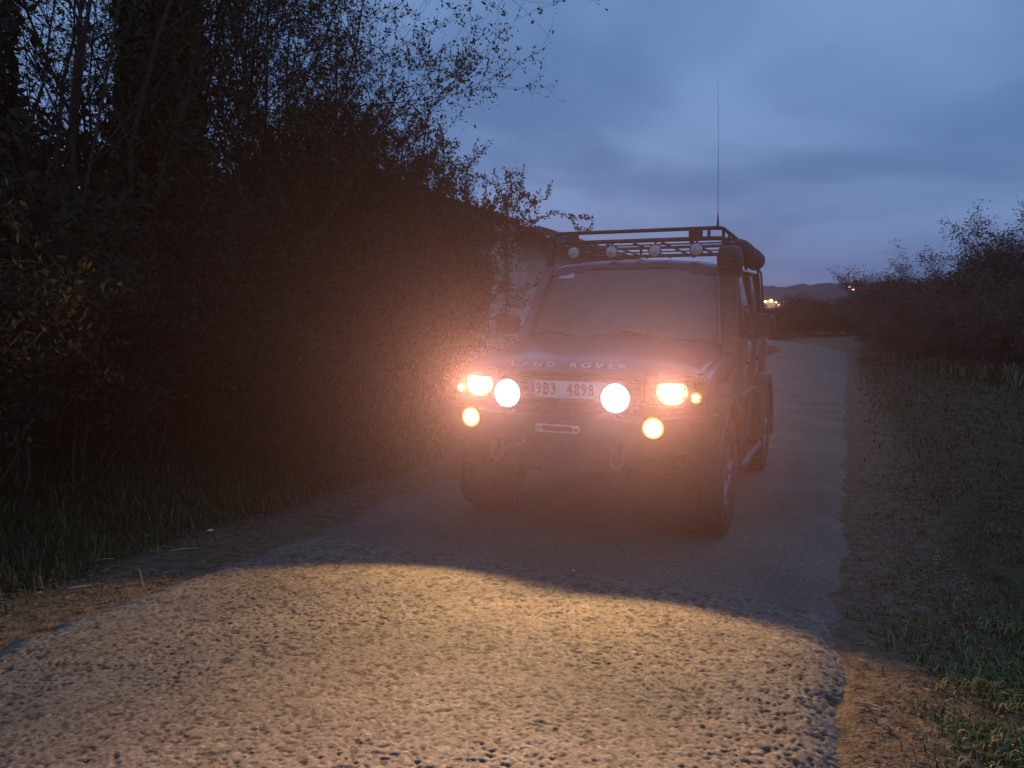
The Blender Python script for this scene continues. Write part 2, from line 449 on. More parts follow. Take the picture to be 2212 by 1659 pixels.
def road_material():
    m = bpy.data.materials.new('chip_seal_asphalt'); m.use_nodes = True
    t = m.node_tree; p = t.nodes['Principled BSDF']; p.inputs['Roughness'].default_value = 0.85; p.inputs['Specular IOR Level'].default_value = 0.3
    geo = t.nodes.new('ShaderNodeNewGeometry')
    def N(scale, detail, lo, hi, ca, cb):
        n = t.nodes.new('ShaderNodeTexNoise'); n.inputs['Scale'].default_value = scale; n.inputs['Detail'].default_value = detail
        t.links.new(geo.outputs['Position'], n.inputs['Vector'])
        r = t.nodes.new('ShaderNodeValToRGB'); r.color_ramp.elements[0].position = lo; r.color_ramp.elements[1].position = hi
        r.color_ramp.elements[0].color = (*ca, 1); r.color_ramp.elements[1].color = (*cb, 1); t.links.new(n.outputs['Fac'], r.inputs[0]); return n, r
    _, base = N(1.3, 6, 0.35, 0.7, (0.170, 0.140, 0.108), (0.240, 0.198, 0.155))
    vo = t.nodes.new('ShaderNodeTexVoronoi'); vo.inputs['Scale'].default_value = 85; t.links.new(geo.outputs['Position'], vo.inputs['Vector'])
    sepc = t.nodes.new('ShaderNodeSeparateColor'); t.links.new(vo.outputs['Color'], sepc.inputs[0])
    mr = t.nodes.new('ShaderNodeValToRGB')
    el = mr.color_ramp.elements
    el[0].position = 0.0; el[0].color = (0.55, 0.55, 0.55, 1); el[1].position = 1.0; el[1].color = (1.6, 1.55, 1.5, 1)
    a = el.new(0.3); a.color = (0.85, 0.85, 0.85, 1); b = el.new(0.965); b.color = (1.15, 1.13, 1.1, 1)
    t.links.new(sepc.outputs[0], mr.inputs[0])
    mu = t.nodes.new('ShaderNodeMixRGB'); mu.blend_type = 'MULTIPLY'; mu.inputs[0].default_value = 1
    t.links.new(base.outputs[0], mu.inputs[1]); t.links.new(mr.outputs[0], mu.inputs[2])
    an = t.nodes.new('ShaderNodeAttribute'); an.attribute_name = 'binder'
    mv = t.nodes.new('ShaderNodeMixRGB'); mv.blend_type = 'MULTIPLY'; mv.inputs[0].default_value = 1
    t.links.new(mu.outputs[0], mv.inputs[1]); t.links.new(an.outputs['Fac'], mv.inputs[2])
    t.links.new(mv.outputs[0], p.inputs['Base Color'])
    bn = t.nodes.new('ShaderNodeBump'); bn.inputs['Strength'].default_value = 0.9; bn.inputs['Distance'].default_value = 0.004
    n3 = t.nodes.new('ShaderNodeTexNoise'); n3.inputs['Scale'].default_value = 230; n3.inputs['Detail'].default_value = 4
    t.links.new(geo.outputs['Position'], n3.inputs['Vector']); t.links.new(n3.outputs['Fac'], bn.inputs['Height']); t.links.new(bn.outputs[0], p.inputs['Normal'])
    return m
road_me = mesh_np('road', np.concatenate(V), FF, False)
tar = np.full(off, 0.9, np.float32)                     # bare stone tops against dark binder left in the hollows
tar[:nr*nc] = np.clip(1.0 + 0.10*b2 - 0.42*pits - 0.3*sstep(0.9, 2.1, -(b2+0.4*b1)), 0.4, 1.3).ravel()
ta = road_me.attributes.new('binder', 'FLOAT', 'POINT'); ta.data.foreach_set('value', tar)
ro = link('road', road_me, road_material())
tag(ro, 'narrow chip-sealed country lane with ragged edges', None, None, 'structure')

# ---- far hill ridge
def ridge(name, dist, base, amp, a0, a1, seed, m, label):
    aa = np.linspace(a0, a1, 420); vs = []; depth = [0, 0.35, 0.7, 1.0]
    rr = []
    for k, q in enumerate([0.0, 0.3, 0.6, 0.85, 1.0]):
        hgt = base + amp*(fnoise(aa*9, aa*0+1, seed)-0.45)*2
        tree = 2.2*vnoise(aa*dist/7.0, aa*0, seed+5) + 1.4*vnoise(aa*dist/2.5, aa*0, seed+6)
        r = dist + (q*160)
        zz = 8 + (hgt-8)*math.sin(q*PI/2) + (tree if q > 0.2 else 0)
        rr.append(np.stack([-np.sin(aa)*r, np.cos(aa)*r, zz], -1))
    V = np.concatenate(rr); n = len(aa)
    k = np.arange(5*n).reshape(5, n)
    f = np.stack([k[:-1, :-1], k[:-1, 1:], k[1:, 1:], k[1:, :-1]], -1).reshape(-1, 4)
    o = link(name, mesh_np(name, V, [f], True), m)
    return tag(o, label, None, None, 'structure')
M_hill = mat('wooded_hill', (0.020, 0.024, 0.018), 1.0, col2=(0.05, 0.055, 0.035), scale=0.06, detail=8, spec=0.0)
ridge('hill', 640, 38, 4, -1.1, 1.1, 41, M_hill, 'dark wooded ridge along the horizon')

# ------------------------------------------------------------------ vegetation generators
def tubes_np(seg, sides=3):
    seg = np.asarray(seg, float)                       # p0(3) p1(3) r0 r1
    p0, p1, r0, r1 = seg[:, :3], seg[:, 3:6], seg[:, 6], seg[:, 7]
    d = p1-p0; d /= np.linalg.norm(d, axis=1, keepdims=True)+1e-9
    a = np.where(np.abs(d[:, 2:3]) < 0.9, np.array([[0, 0, 1.0]]), np.array([[1.0, 0, 0]]))
    u = np.cross(d, a); u /= np.linalg.norm(u, axis=1, keepdims=True)+1e-9
    w = np.cross(d, u)
    V = []
    for P, R in ((p0, r0), (p1, r1)):
        for k in range(sides):
            t = 2*PI*k/sides
            V.append(P + (u*math.cos(t)+w*math.sin(t))*R[:, None])
    V = np.stack(V, 1)                                 # n, 2*sides, 3
    n = len(seg); base = (np.arange(n)*2*sides)[:, None]
    F = []
    for k in range(sides):
        F.append(base + np.array([[k, (k+1) % sides, sides+(k+1) % sides, sides+k]]))
    return V.reshape(-1, 3), np.concatenate(F)
def leaves_np(c, size, rng, aspect=0.45, up=0.0):
    """diamond leaves at c"""
    n = len(c)
    d = rng.standard_normal((n, 3)); d[:, 2] += up; d /= np.linalg.norm(d, axis=1, keepdims=True)
    e = rng.standard_normal((n, 3)); e = np.cross(d, e); e /= np.linalg.norm(e, axis=1, keepdims=True)+1e-9
    s = (size*(0.6+0.8*rng.random(n)))[:, None]
    V = np.stack([c, c+d*s*0.5+e*s*aspect*0.5, c+d*s, c+d*s*0.5-e*s*aspect*0.5], 1)
    return V.reshape(-1, 3), np.arange(4*n).reshape(n, 4)

class Plant:
    def __init__(s, seed):
        s.r = random.Random(seed); s.stems = []; s.thin = []; s.tips = []
    def branch(s, p, d, length, rad, level, cfg):
        r = s.r
        ns = cfg['segs'][level]; L = length/ns
        kids = cfg['kids'][level] if level < len(cfg['kids']) else 0
        bud = cfg['bud'][level]
        wob = cfg['wob'][level]; trop = cfg['trop'][level]
        pos = []
        line = [(tuple(p), rad)]
        rad_end = rad*cfg.get('taper', 0.35)
        for i in range(ns):
            d = (d + Vector((r.gauss(0, wob), r.gauss(0, wob), r.gauss(0, wob)+trop))).normalized()
            q = p + d*L
            r0 = rad + (rad_end-rad)*i/ns; r1 = rad + (rad_end-rad)*(i+1)/ns
            if level: s.thin.append((*p, *q, r0, r1))
            else: line.append((tuple(q), r1))
            pos.append((q.copy(), d.copy(), r1))
            if bud:
                for _ in range(bud):
                    t = r.random(); s.tips.append(tuple(p.lerp(q, t)))
            p = q
        if level == 0: s.stems.append(line)
        for _ in range(kids):
            t = r.uniform(cfg['start'][level], 1.0)
            k = min(int(t*ns), ns-1)
            q, dd, rr = pos[k]
            ax = Vector((r.gauss(0, 1), r.gauss(0, 1), r.gauss(0, 1))); ax = dd.cross(ax).normalized()
            ang = math.radians(r.uniform(*cfg['ang'][level]))
            nd = (dd*math.cos(ang) + ax*math.sin(ang)).normalized()
            s.branch(q, nd, length*r.uniform(*cfg['len'][level]), max(rr*cfg['rr'][level], cfg.get('rmin', 0.0016)), level+1, cfg)
    def objects(s, rng, parent, mats, leaf=0.035, trunk_sides=6, thin_sides=3, aspect=0.45, trunk='trunk', crown='crown', clump=1, spread=0.0):
        for line in s.stems:
            mb = MB(); mb.tube([a for a, _ in line], [b for _, b in line], trunk_sides)
            mb.build(trunk, mats[0], parent, 80)
        V, F = tubes_np(s.thin, thin_sides)
        tw = link('twigs', mesh_np('twigs', V, [F], False), mats[0], parent)
        tw['kind'] = 'stuff'
        if s.tips:
            c = np.repeat(np.array(s.tips), clump, 0)
            if spread: c = c + rng.standard_normal(c.shape)*spread
            V, F = leaves_np(c, leaf, rng, aspect, 0.3)
            me = mesh_np(crown, V, [F], False)
            cr = link(crown, me, mats[1], parent)
            cr['kind'] = 'stuff'

M_bark = mat('dark_bark', (0.045, 0.034, 0.024), 0.95, col2=(0.11, 0.088, 0.062), scale=30, bump=0.5, bscale=80, spec=0.1)
M_twig = mat('twig_bark', (0.050, 0.034, 0.024), 0.9, col2=(0.11, 0.08, 0.055), scale=12, spec=0.15)
M_bud = mat('spring_bud_leaf', (0.035, 0.050, 0.016), 0.8, col2=(0.075, 0.085, 0.030), scale=6, spec=0.2)
M_bramble = mat('bramble_leaf', (0.020, 0.024, 0.010), 0.85, col2=(0.048, 0.040, 0.020), scale=4, spec=0.2)
M_ivy = mat('ivy_leaf', (0.018, 0.034, 0.011), 0.5, col2=(0.040, 0.055, 0.018), scale=5, spec=0.4)
M_redtwig = mat('reddish_twigs', (0.11, 0.065, 0.050), 0.95, col2=(0.19, 0.125, 0.095), scale=0.8, spec=0.1)
M_dryleaf = mat('dry_brown_leaf', (0.12, 0.065, 0.045), 0.9, col2=(0.20, 0.13, 0.085), scale=1.2, spec=0.1)
M_farleaf = mat('far_green_leaf', (0.028, 0.040, 0.018), 0.9, col2=(0.06, 0.065, 0.03), scale=0.7, spec=0.1)

SHRUB = dict(segs=[7, 4, 3, 2], kids=[9, 6, 4], bud=[0, 0, 1, 2], wob=[0.10, 0.17, 0.22, 0.26], trop=[0.05, 0.12, 0.12, 0.08],
             start=[0.22, 0.15, 0.15], ang=[(22, 60), (25, 65), (25, 70)], len=[(0.22, 0.40), (0.30, 0.55), (0.35, 0.7)], rr=[0.62, 0.6, 0.62], taper=0.3, rmin=0.0022)
def shrub(name, loc, h, stems, lean, seed, label, group, mats=None, cfg=SHRUB, leaf=0.045, clump=2, spread=0.016, rad=0.024, extra=None, out=0.35, cat='shrub'):
    mats = mats or (M_bark, M_bud)
    t = empty(name, (loc[0], loc[1], float(terr(loc[0], loc[1]))-0.05), 0, label, cat, group)
    P = Plant(seed); r = random.Random(seed+1)
    for i in range(stems):
        a = r.uniform(0, 2*PI); q = r.random()**0.5
        p = Vector((math.cos(a)*q*0.35, math.sin(a)*q*0.35, 0))
        d = Vector((math.cos(a)*q*out + lean[0], math.sin(a)*q*out + lean[1], 1)).normalized()
        P.branch(p, d, h*r.uniform(0.72, 1.0), rad*r.uniform(0.7, 1.2), 0, cfg)
    if extra: extra(P, t)
    P.objects(np.random.default_rng(seed), t, mats, leaf, clump=clump, spread=spread, trunk='stem')
    return t

# ---- roadside shrubs on the left bank, in front of and beside the outbuilding
def fixed_arches(P, t):
    """long arching shoots that reach out over the roof rack"""
    o = np.array(t.location)
    for pts, Yw, r0 in (([(1000, 520), (1010, 470), (1003, 400), (1012, 355), (1050, 320)], 10.6, 0.006),
                    ([(1085, 560), (1096, 480), (1085, 420), (1066, 365)], 10.8, 0.007),
                    ([(1085, 440), (1068, 400), (1040, 382), (1028, 378)], 10.8, 0.004),
                    ([(1100, 560), (1118, 490), (1150, 440), (1180, 428), (1190, 400)], 11.0, 0.006),
                    ([(1150, 440), (1128, 415)], 11.0, 0.003), ([(1160, 480), (1156, 430), (1150, 440)], 11.0, 0.003),
                    ([(1090, 570), (1120, 490), (1160, 475), (1200, 458), (1232, 470), (1250, 500)], 11.2, 0.006),
                    ([(1232, 470), (1262, 470), (1278, 474)], 11.2, 0.003), ([(1240, 490), (1265, 500), (1278, 490)], 11.2, 0.003),
                    ([(1055, 520), (1065, 450), (1075, 420)], 10.7, 0.004), ([(1030, 520), (1045, 440), (1052, 420)], 10.6, 0.004)):
        W = [Vector(at(px, py, Yw)-o) for px, py in pts]
        n = len(W)
        for i in range(n-1):
            m = 4
            prev = None
            for k in range(m+1):
                q = W[i].lerp(W[i+1], k/m)
                if prev is not None:
                    f = (i*m+k)/(n*m)
                    P.thin.append((*prev, *q, 1.5*r0*(1-0.65*f), 1.5*r0*(1-0.65*f)-0.0003))
                    for _ in range(3): P.tips.append(tuple(prev.lerp(q, random.random())))
                prev = q
def pos(px, Yw):
    v = at(px, 800, Yw); return (float(v[0]), float(v[1]))
bush = dict(SHRUB); bush.update(kids=[8, 6, 3], trop=[0.02, 0.01, 0.0, 0.0], wob=[0.16, 0.22, 0.26, 0.3], bud=[0, 1, 1, 1], len=[(0.3, 0.5), (0.35, 0.6), (0.4, 0.7)])
G1 = 'tall shrubs on the left bank'
shrub('tall_shrub', pos(765, 8.0), 4.2, 11, (0.0, 0.0), 307, 'tall budding shrub whose bare shoots rise highest against the sky above the outbuilding roof', G1, out=0.2, clump=2)
shrub('tall_shrub', pos(600, 7.0), 5.4, 11, (0.03, 0.0), 305, 'tall budding shrub left of the highest bare shoots', G1, out=0.22, clump=2)
shrub('tall_shrub', pos(500, 6.8), 6.2, 10, (0.0, 0.0), 306, 'tall dense shrub just right of the ivy-clad trunk', G1, clump=1)
shrub('tall_shrub', pos(190, 4.9), 6.2, 8, (0.0, 0.0), 104, 'tall open shrub between the two trunks at the left', G1, clump=1)
shrub('tall_shrub', pos(60, 4.0), 5.6, 8, (0.02, 0.0), 105, 'tall shrub beside the thin trunk at the left picture edge', G1, clump=1)
shrub('tall_shrub', pos(300, 6.4), 7.0, 8, (0.0, 0.0), 107, 'tall shrub behind the ivy-clad trunk', G1, clump=1)
shrub('tall_shrub', pos(700, 8.0), 3.5, 12, (0.0, 0.0), 309, 'shorter dense shrub hiding the near corner of the outbuilding', G1, out=0.3, clump=3)
shrub('arching_shrub', pos(985, 10.4), 2.7, 8, (0.0, 0.0), 306, 'shrub in front of the outbuilding with long budding shoots arching over towards the roof rack', G1, extra=fixed_arches, out=0.2, leaf=0.05, clump=3)
shrub('tall_shrub', pos(900, 9.2), 3.2, 8, (0.0, 0.0), 309, 'shrub standing before the ivy-covered wall, left of the arching shoots', G1)
G2 = 'low brambles along the left verge'
for i, (px, Yw, h, lab) in enumerate([(-60, 3.2, 1.7, 'low dark bramble bush at the left picture edge'), (130, 3.9, 1.7, 'low dark bramble bush below the ivy-clad trunk'),
        (330, 4.7, 1.8, 'low bramble bush right of the ivy-clad trunk, behind the grass'), (520, 5.5, 1.9, 'low bramble bush at the foot of the tall shrubs'),
        (700, 6.6, 1.9, 'low bramble bush left of the headlights, before the wall'), (835, 8.0, 2.0, 'low bramble bush nearest the front of the car on the left'),
        (905, 9.9, 1.4, 'low bramble bush against the wall just left of the windscreen')]):
    shrub('bramble_bush', pos(px, Yw), h, 9, (0, 0), 120+i, lab, G2, (M_twig, M_bramble), bush, 0.050, 3, 0.05, 0.010, out=0.6, cat='bush')
G3 = 'thicket behind the left bank'
big = dict(bush); big.update(rmin=0.004)
for i, (x, y, h, lab) in enumerate([(-8.2, 3.2, 2.7, 'dark thicket bush behind the thin trunk at the far left'), (-8.0, 5.0, 2.9, 'dark thicket bush behind the ivy-clad trunk'),
        (-7.4, 6.6, 3.1, 'dark thicket bush left of the outbuilding'), (-6.6, 7.4, 2.3, 'dark thicket bush at the near corner of the outbuilding'), (-6.9, 4.0, 2.4, 'dark thicket bush between the left trunks')]):
    shrub('thicket_bush', (x, y), h, 10, (0, 0), 140+i, lab, G3, (M_bark, M_bramble), big, 0.095, 3, 0.08, 0.014, out=0.6, cat='bush')

# ---- ivy-clad tree and the plain trunk beside it
def ivy_tree(loc, h, r0, ivy_r, n, seed, label):
    t = empty('ivy_clad_tree', (loc[0], loc[1], float(terr(*loc))-0.05), 0, label, 'tree', 'trees on the left bank')
    P = Plant(seed)
    cfg = dict(SHRUB); cfg.update(segs=[14, 6, 5, 4], kids=[10, 6, 4], start=[0.45, 0.2, 0.15], wob=[0.03, 0.15, 0.2, 0.25], trop=[0.05, 0.06, 0.03, 0.02],
                                  len=[(0.2, 0.32), (0.4, 0.6), (0.4, 0.7)], taper=0.4, rr=[0.35, 0.55, 0.6])
    P.branch(Vector((0, 0, 0)), Vector((0.02, 0, 1)), h, r0, 0, cfg)
    rg = np.random.default_rng(seed)
    P.objects(rg, t, (M_bark, M_bud), 0.045, trunk_sides=9, clump=2, spread=0.02)
    if n:
        z = rg.random(n)*h*0.95; a = rg.random(n)*2*PI
        rr = ivy_r*(0.55+0.45*np.sqrt(rg.random(n)))*(0.75+0.5*vnoise(a*1.3, z*1.4, seed))*np.clip(1.15-0.3*z/h, 0, 2)
        c = np.stack([np.cos(a)*rr, np.sin(a)*rr, z], -1)
        V, F = leaves_np(c, 0.085, rg, 0.85, -0.4)
        iv = link('ivy', mesh_np('ivy', V, [F]), M_ivy, t); iv['kind'] = 'stuff'
    return t
ivy_tree(pos(365, 5.6), 8.5, 0.17, 0.40, 20000, 160, 'thick trunk clad in dark ivy rising out of the top of the picture')
ivy_tree(pos(12, 3.9), 8.0, 0.085, 0.15, 3500, 161, 'thin dark trunk at the left picture edge')

# ------------------------------------------------------------------ outbuilding at the left
M_plaster = mat('grey_plaster', (0.36, 0.32, 0.28), 0.95, col2=(0.52, 0.48, 0.43), scale=1.6, detail=8, bump=0.5, bscale=25, spec=0.1)
M_fascia = mat('dark_fascia_board', (0.06, 0.045, 0.035), 0.8, col2=(0.10, 0.08, 0.06), scale=14)
M_sheet = mat('grey_roof_sheet', (0.13, 0.12, 0.12), 0.7, col2=(0.20, 0.18, 0.17), scale=5, bump=0.2)
M_zinc = mat('zinc_pipe', (0.34, 0.34, 0.33), 0.45, 0.5, (0.24, 0.22, 0.2), 12)
hb = empty('outbuilding', (-8.6, 14.5, 0.2), 0, 'long grey plastered outbuilding with low roof behind the shrubs', 'building')
def hbx(name, m, x0, x1, y0, y1, z0, z1, parent=None, bev=0.0):
    mb = MB(); mb.box(x0+8.6, x1+8.6, y0-14.5, y1-14.5, z0-0.2, z1-0.2, bev)
    return mb.build(name, m, parent or hb)
wl = hbx('wall', M_plaster, -11.4, -6.0, 8.6, 13.9, 0.0, 3.36)
hbx('wall', M_plaster, -11.3, -6.06, 13.903, 22.0, 0.0, 3.18)
hbx('coping', M_fascia, -11.5, -5.93, 8.52, 13.95, 3.363, 3.45, wl, 0.01)
mb = MB(); mb.poly([(-5.45, 3.20), (-5.45, 3.30), (-8.7, 3.62), (-11.9, 3.30), (-11.9, 3.20), (-8.7, 3.52)], 'y', 13.98, 22.4)
rf = mb.build('roof', M_sheet, hb); rf.location = (8.6, -14.5, -0.2)
hbx('fascia_board', M_fascia, -5.447, -5.42, 13.97, 22.42, 3.12, 3.28, None)
hbx('soffit', M_fascia, -6.05, -5.45, 13.99, 22.3, 3.13, 3.16, None)
mb = MB(); mb.lathe([(0.055, -4.1), (0.055, 4.3)], (3.235, 3.6, 2.95), 'y', 10, PI, 2*PI); mb.build('gutter', M_zinc, hb, 40)
mb = MB(); mb.tube([(2.66, -1.05, 3.1), (2.66, -1.05, 0.0)], 0.045, 10); mb.build('downpipe', M_zinc, hb, 40)
for yy in (10.2, 12.2):
    f = hbx('window', M_fascia, -6.02, -5.96, yy-0.42, yy+0.42, 1.35, 2.15)
    for s in (-1, 1): hbx('pane', M_side, -5.957, -5.953, yy+s*0.2-0.17, yy+s*0.2+0.17, 1.42, 2.08, f)
    hbx('sill', M_plaster, -6.05, -5.90, yy-0.47, yy+0.47, 1.28, 1.345, f)
# ivy and creeper on the near wall
rg = np.random.default_rng(33)
n = 24000
yy = 8.7+rg.random(n)*5.1; zz = 0.1+rg.random(n)*3.3
keep = fnoise(yy*0.9, zz*0.9, 77) > 0.36+0.36*sstep(10.6, 12.6, yy)
yy, zz = yy[keep], zz[keep]; n = len(yy)
c = np.stack([np.full(n, -5.97)+rg.random(n)*0.14, yy, zz], -1)-np.array([-8.6, 14.5, 0.2])
V, F = leaves_np(c, 0.07, rg, 0.8, -0.4)
iv = link('wall_creeper', mesh_np('wall_creeper', V, [F]), M_bramble, hb); iv['kind'] = 'stuff'

# ------------------------------------------------------------------ trees and hedge on the right, far growth behind the car
FART = dict(segs=[5, 4, 3, 2], kids=[10, 7, 4], bud=[0, 0, 1, 1], wob=[0.08, 0.16, 0.2, 0.25], trop=[0.04, 0.06, 0.04, 0.03], start=[0.2, 0.2, 0.15],
            ang=[(25, 60), (25, 60), (25, 65)], len=[(0.35, 0.6), (0.4, 0.65), (0.4, 0.7)], rr=[0.6, 0.6, 0.6], taper=0.35, rmin=0.008)
def far_mesh(seed, h, stems, out, mats, leaf, clump, spread, rad, cfg=FART):
    t = shrub('hedge_bush', (0, 0), h, stems, (0, 0), seed, None, None, mats, cfg, leaf, clump, spread, rad, out=out)
    return t
protoA = far_mesh(201, 5.0, 9, 0.75, (M_redtwig, M_dryleaf), 0.13, 5, 0.15, 0.05)     # loose crowned tree
protoB = far_mesh(202, 3.2, 14, 0.9, (M_redtwig, M_dryleaf), 0.13, 2, 0.10, 0.03)     # reddish bush
protoC = far_mesh(203, 2.8, 14, 0.9, (M_redtwig, M_farleaf), 0.14, 3, 0.12, 0.03)     # greenish bush
used = set()
def put(proto, name, x, y, s, rz, label, group, cat, sz=1.0):
    if proto in used: o = copy_tree(proto)
    else: o = proto; used.add(proto)
    o.name = name
    o.location = (x, y, float(terr(x, y))-0.08); o.rotation_euler = (0, 0, rz); o.scale = (s, s, s*sz)
    tag(o, label, cat, group)
    return o
GR = 'bare trees beyond the right verge'
put(protoA, 'bare_tree', 5.0, 34.0, 0.80, 0.4, 'largest bare tree near the right picture edge', GR, 'tree', 0.84)
put(protoA, 'bare_tree', 6.3, 34.5, 0.84, 2.1, 'bare tree reaching past the right picture edge', GR, 'tree', 0.84)
put(protoA, 'bare_tree', 2.8, 48.0, 0.80, 3.9, 'round-topped bare tree nearest the red mast lights', GR, 'tree', 0.84)
put(protoA, 'bare_tree', 4.1, 50.0, 0.66, 5.2, 'bare tree just right of the round-topped tree', GR, 'tree', 0.84)
put(protoA, 'bare_tree', 4.5, 42.0, 0.50, 1.2, 'small bare tree in the gap left of the largest tree', GR, 'tree', 0.84)
GH = 'reddish hedge bushes beyond the right verge'
ORD = ['nearest', 'second nearest', 'third nearest', 'fourth nearest', 'fifth nearest', 'sixth nearest', 'seventh nearest', 'eighth nearest', 'ninth nearest', 'tenth nearest', 'eleventh nearest', 'farthest']
for i, (x, y, s) in enumerate(sorted([(1.9, 39, 0.45), (2.3, 36, 0.46), (2.8, 33, 0.48), (3.2, 30, 0.48), (3.7, 27, 0.50), (4.3, 24, 0.46), (4.9, 21.5, 0.46), (3.0, 42, 0.48), (4.2, 31, 0.58), (4.9, 28, 0.58), (5.6, 25, 0.56), (2.3, 45, 0.45)], key=lambda q: q[1])):
    put(protoB, 'hedge_bush', x, y, s, i*1.3, 'reddish brown twiggy hedge bush on the right, %s to the camera' % ORD[i], GH, 'bush')
GF = 'dark bushes at the far bend of the lane'
for i, (x, y, s) in enumerate(sorted([(-9.5, 66, 0.75), (-6.5, 70, 0.8), (-3.5, 72, 0.8), (-0.5, 70, 0.75), (2.2, 62, 0.75), (-12.5, 60, 0.8), (-8.4, 48, 0.75), (-7.0, 42, 0.7), (-15, 64, 0.9), (-9.4, 56, 0.75), (1.2, 84, 1.0), (-3.8, 88, 1.05)], key=lambda q: q[1])):
    put(protoC, 'roadside_bush', x, y, s, i*2.1, 'dark green bush at the far bend of the lane, %s to the camera' % ORD[i], GF, 'bush').location.z -= 0.45

# ------------------------------------------------------------------ village lights and mast on the far hillside
def far_at(px, py, dist):
    v = ray(px, py); v = v/np.linalg.norm(v[:2]); return v*dist + np.array([0, 0, H])
M_farwall = mat('far_house_wall', (0.40, 0.37, 0.33), 0.9, col2=(0.48, 0.45, 0.4), scale=0.3)
M_farroof = mat('far_house_roof', (0.10, 0.06, 0.05), 0.9, col2=(0.14, 0.09, 0.07), scale=0.5)
hs = far_at(1660, 655, 430.0)
hx = math.atan2(-hs[0], hs[1])
for i, (px, py, sc, lab) in enumerate([(1648, 664, 1.0, 'pale far house under the smaller orange light'), (1662, 664, 1.2, 'pale far house under the brightest orange light'), (1684, 664, 1.0, 'pale far house right of the orange lights'), (1632, 668, 0.9, 'pale far house half hidden behind the car')]):
    p = far_at(px, py, 430.0)
    o = empty('village_house', tuple(p), hx+0.2*i, lab, 'house', 'houses on the far hillside')
    mb = MB(); mb.box(-5*sc, 5*sc, -4*sc, 4*sc, -22, 3*sc); mb.build('wall', M_farwall, o)
    mb = MB(); mb.poly([(-4.5*sc, 3*sc+0.02), (4.5*sc, 3*sc+0.02), (0, 6*sc)], 'x', -5.3*sc, 5.3*sc); mb.build('roof', M_farroof, o)
    for k in (-1, 1):
        mb = MB(); mb.box(k*2.4*sc-0.6, k*2.4*sc+0.6, -4*sc-0.1, -4*sc-0.02, 0.4, 1.7); mb.build('window', L_win if (i+k) % 2 else M_side, o)
for i, (px, py, r, lab) in enumerate([(1653, 651, 0.50, 'orange street lamp above the far houses, left one'), (1666, 650, 0.75, 'brightest orange street lamp above the far houses'), (1677, 653, 0.35, 'faint orange street lamp right of the brightest one')]):
    p = far_at(px, py, 424.0)
    o = empty('street_lamp', (p[0], p[1], p[2]-7), hx, lab, 'street lamp', 'lit street lamps on the far hillside')
    mb = MB(); mb.tube([(0, 0, -14), (0, 0, 6.6), (0, -0.6, 7.0)], [0.12, 0.09, 0.06], 6); mb.build('post', M_blackmetal, o)
    mb = MB(); mb.lathe([(0.001, -r*0.7), (r*0.7, -r*0.5), (r, 0), (r*0.6, r*0.6), (0.001, r*0.75)], (0, -0.6, 7.0), 'z', 12); mb.build('lamp_head', L_town, o, 60)
p = far_at(1837, 632, 640.0)
o = empty('radio_mast', (p[0], p[1], p[2]-8), hx, 'far mast on the ridge carrying two red lights', 'mast')
mb = MB()
for a in range(3):
    ca, sa = math.cos(a*2.094), math.sin(a*2.094)
    mb.tube([(ca*1.2, sa*1.2, -10), (ca*0.4, sa*0.4, 13)], 0.12, 5)
for k in range(9):
    z0 = -8+k*2.2; q = 1.15-0.08*k
    P3 = [(math.cos(a*2.094)*q, math.sin(a*2.094)*q, z0) for a in range(3)]
    mb.tube(P3, 0.07, 4, closed=True)
mb.build('lattice', M_blackmetal, o)
for dxp, dz in ((-0.9, 12.2), (1.7, 10.4)):
    mb = MB(); mb.lathe([(0.001, -0.6), (0.55, -0.3), (0.55, 0.3), (0.001, 0.6)], (dxp, -0.3, dz), 'z', 10); mb.build('warning_light', L_red, o, 60)
    mb = MB(); mb.tube([(0, 0, dz), (dxp, -0.3, dz)], 0.08, 5); mb.build('lamp_arm', M_blackmetal, o)

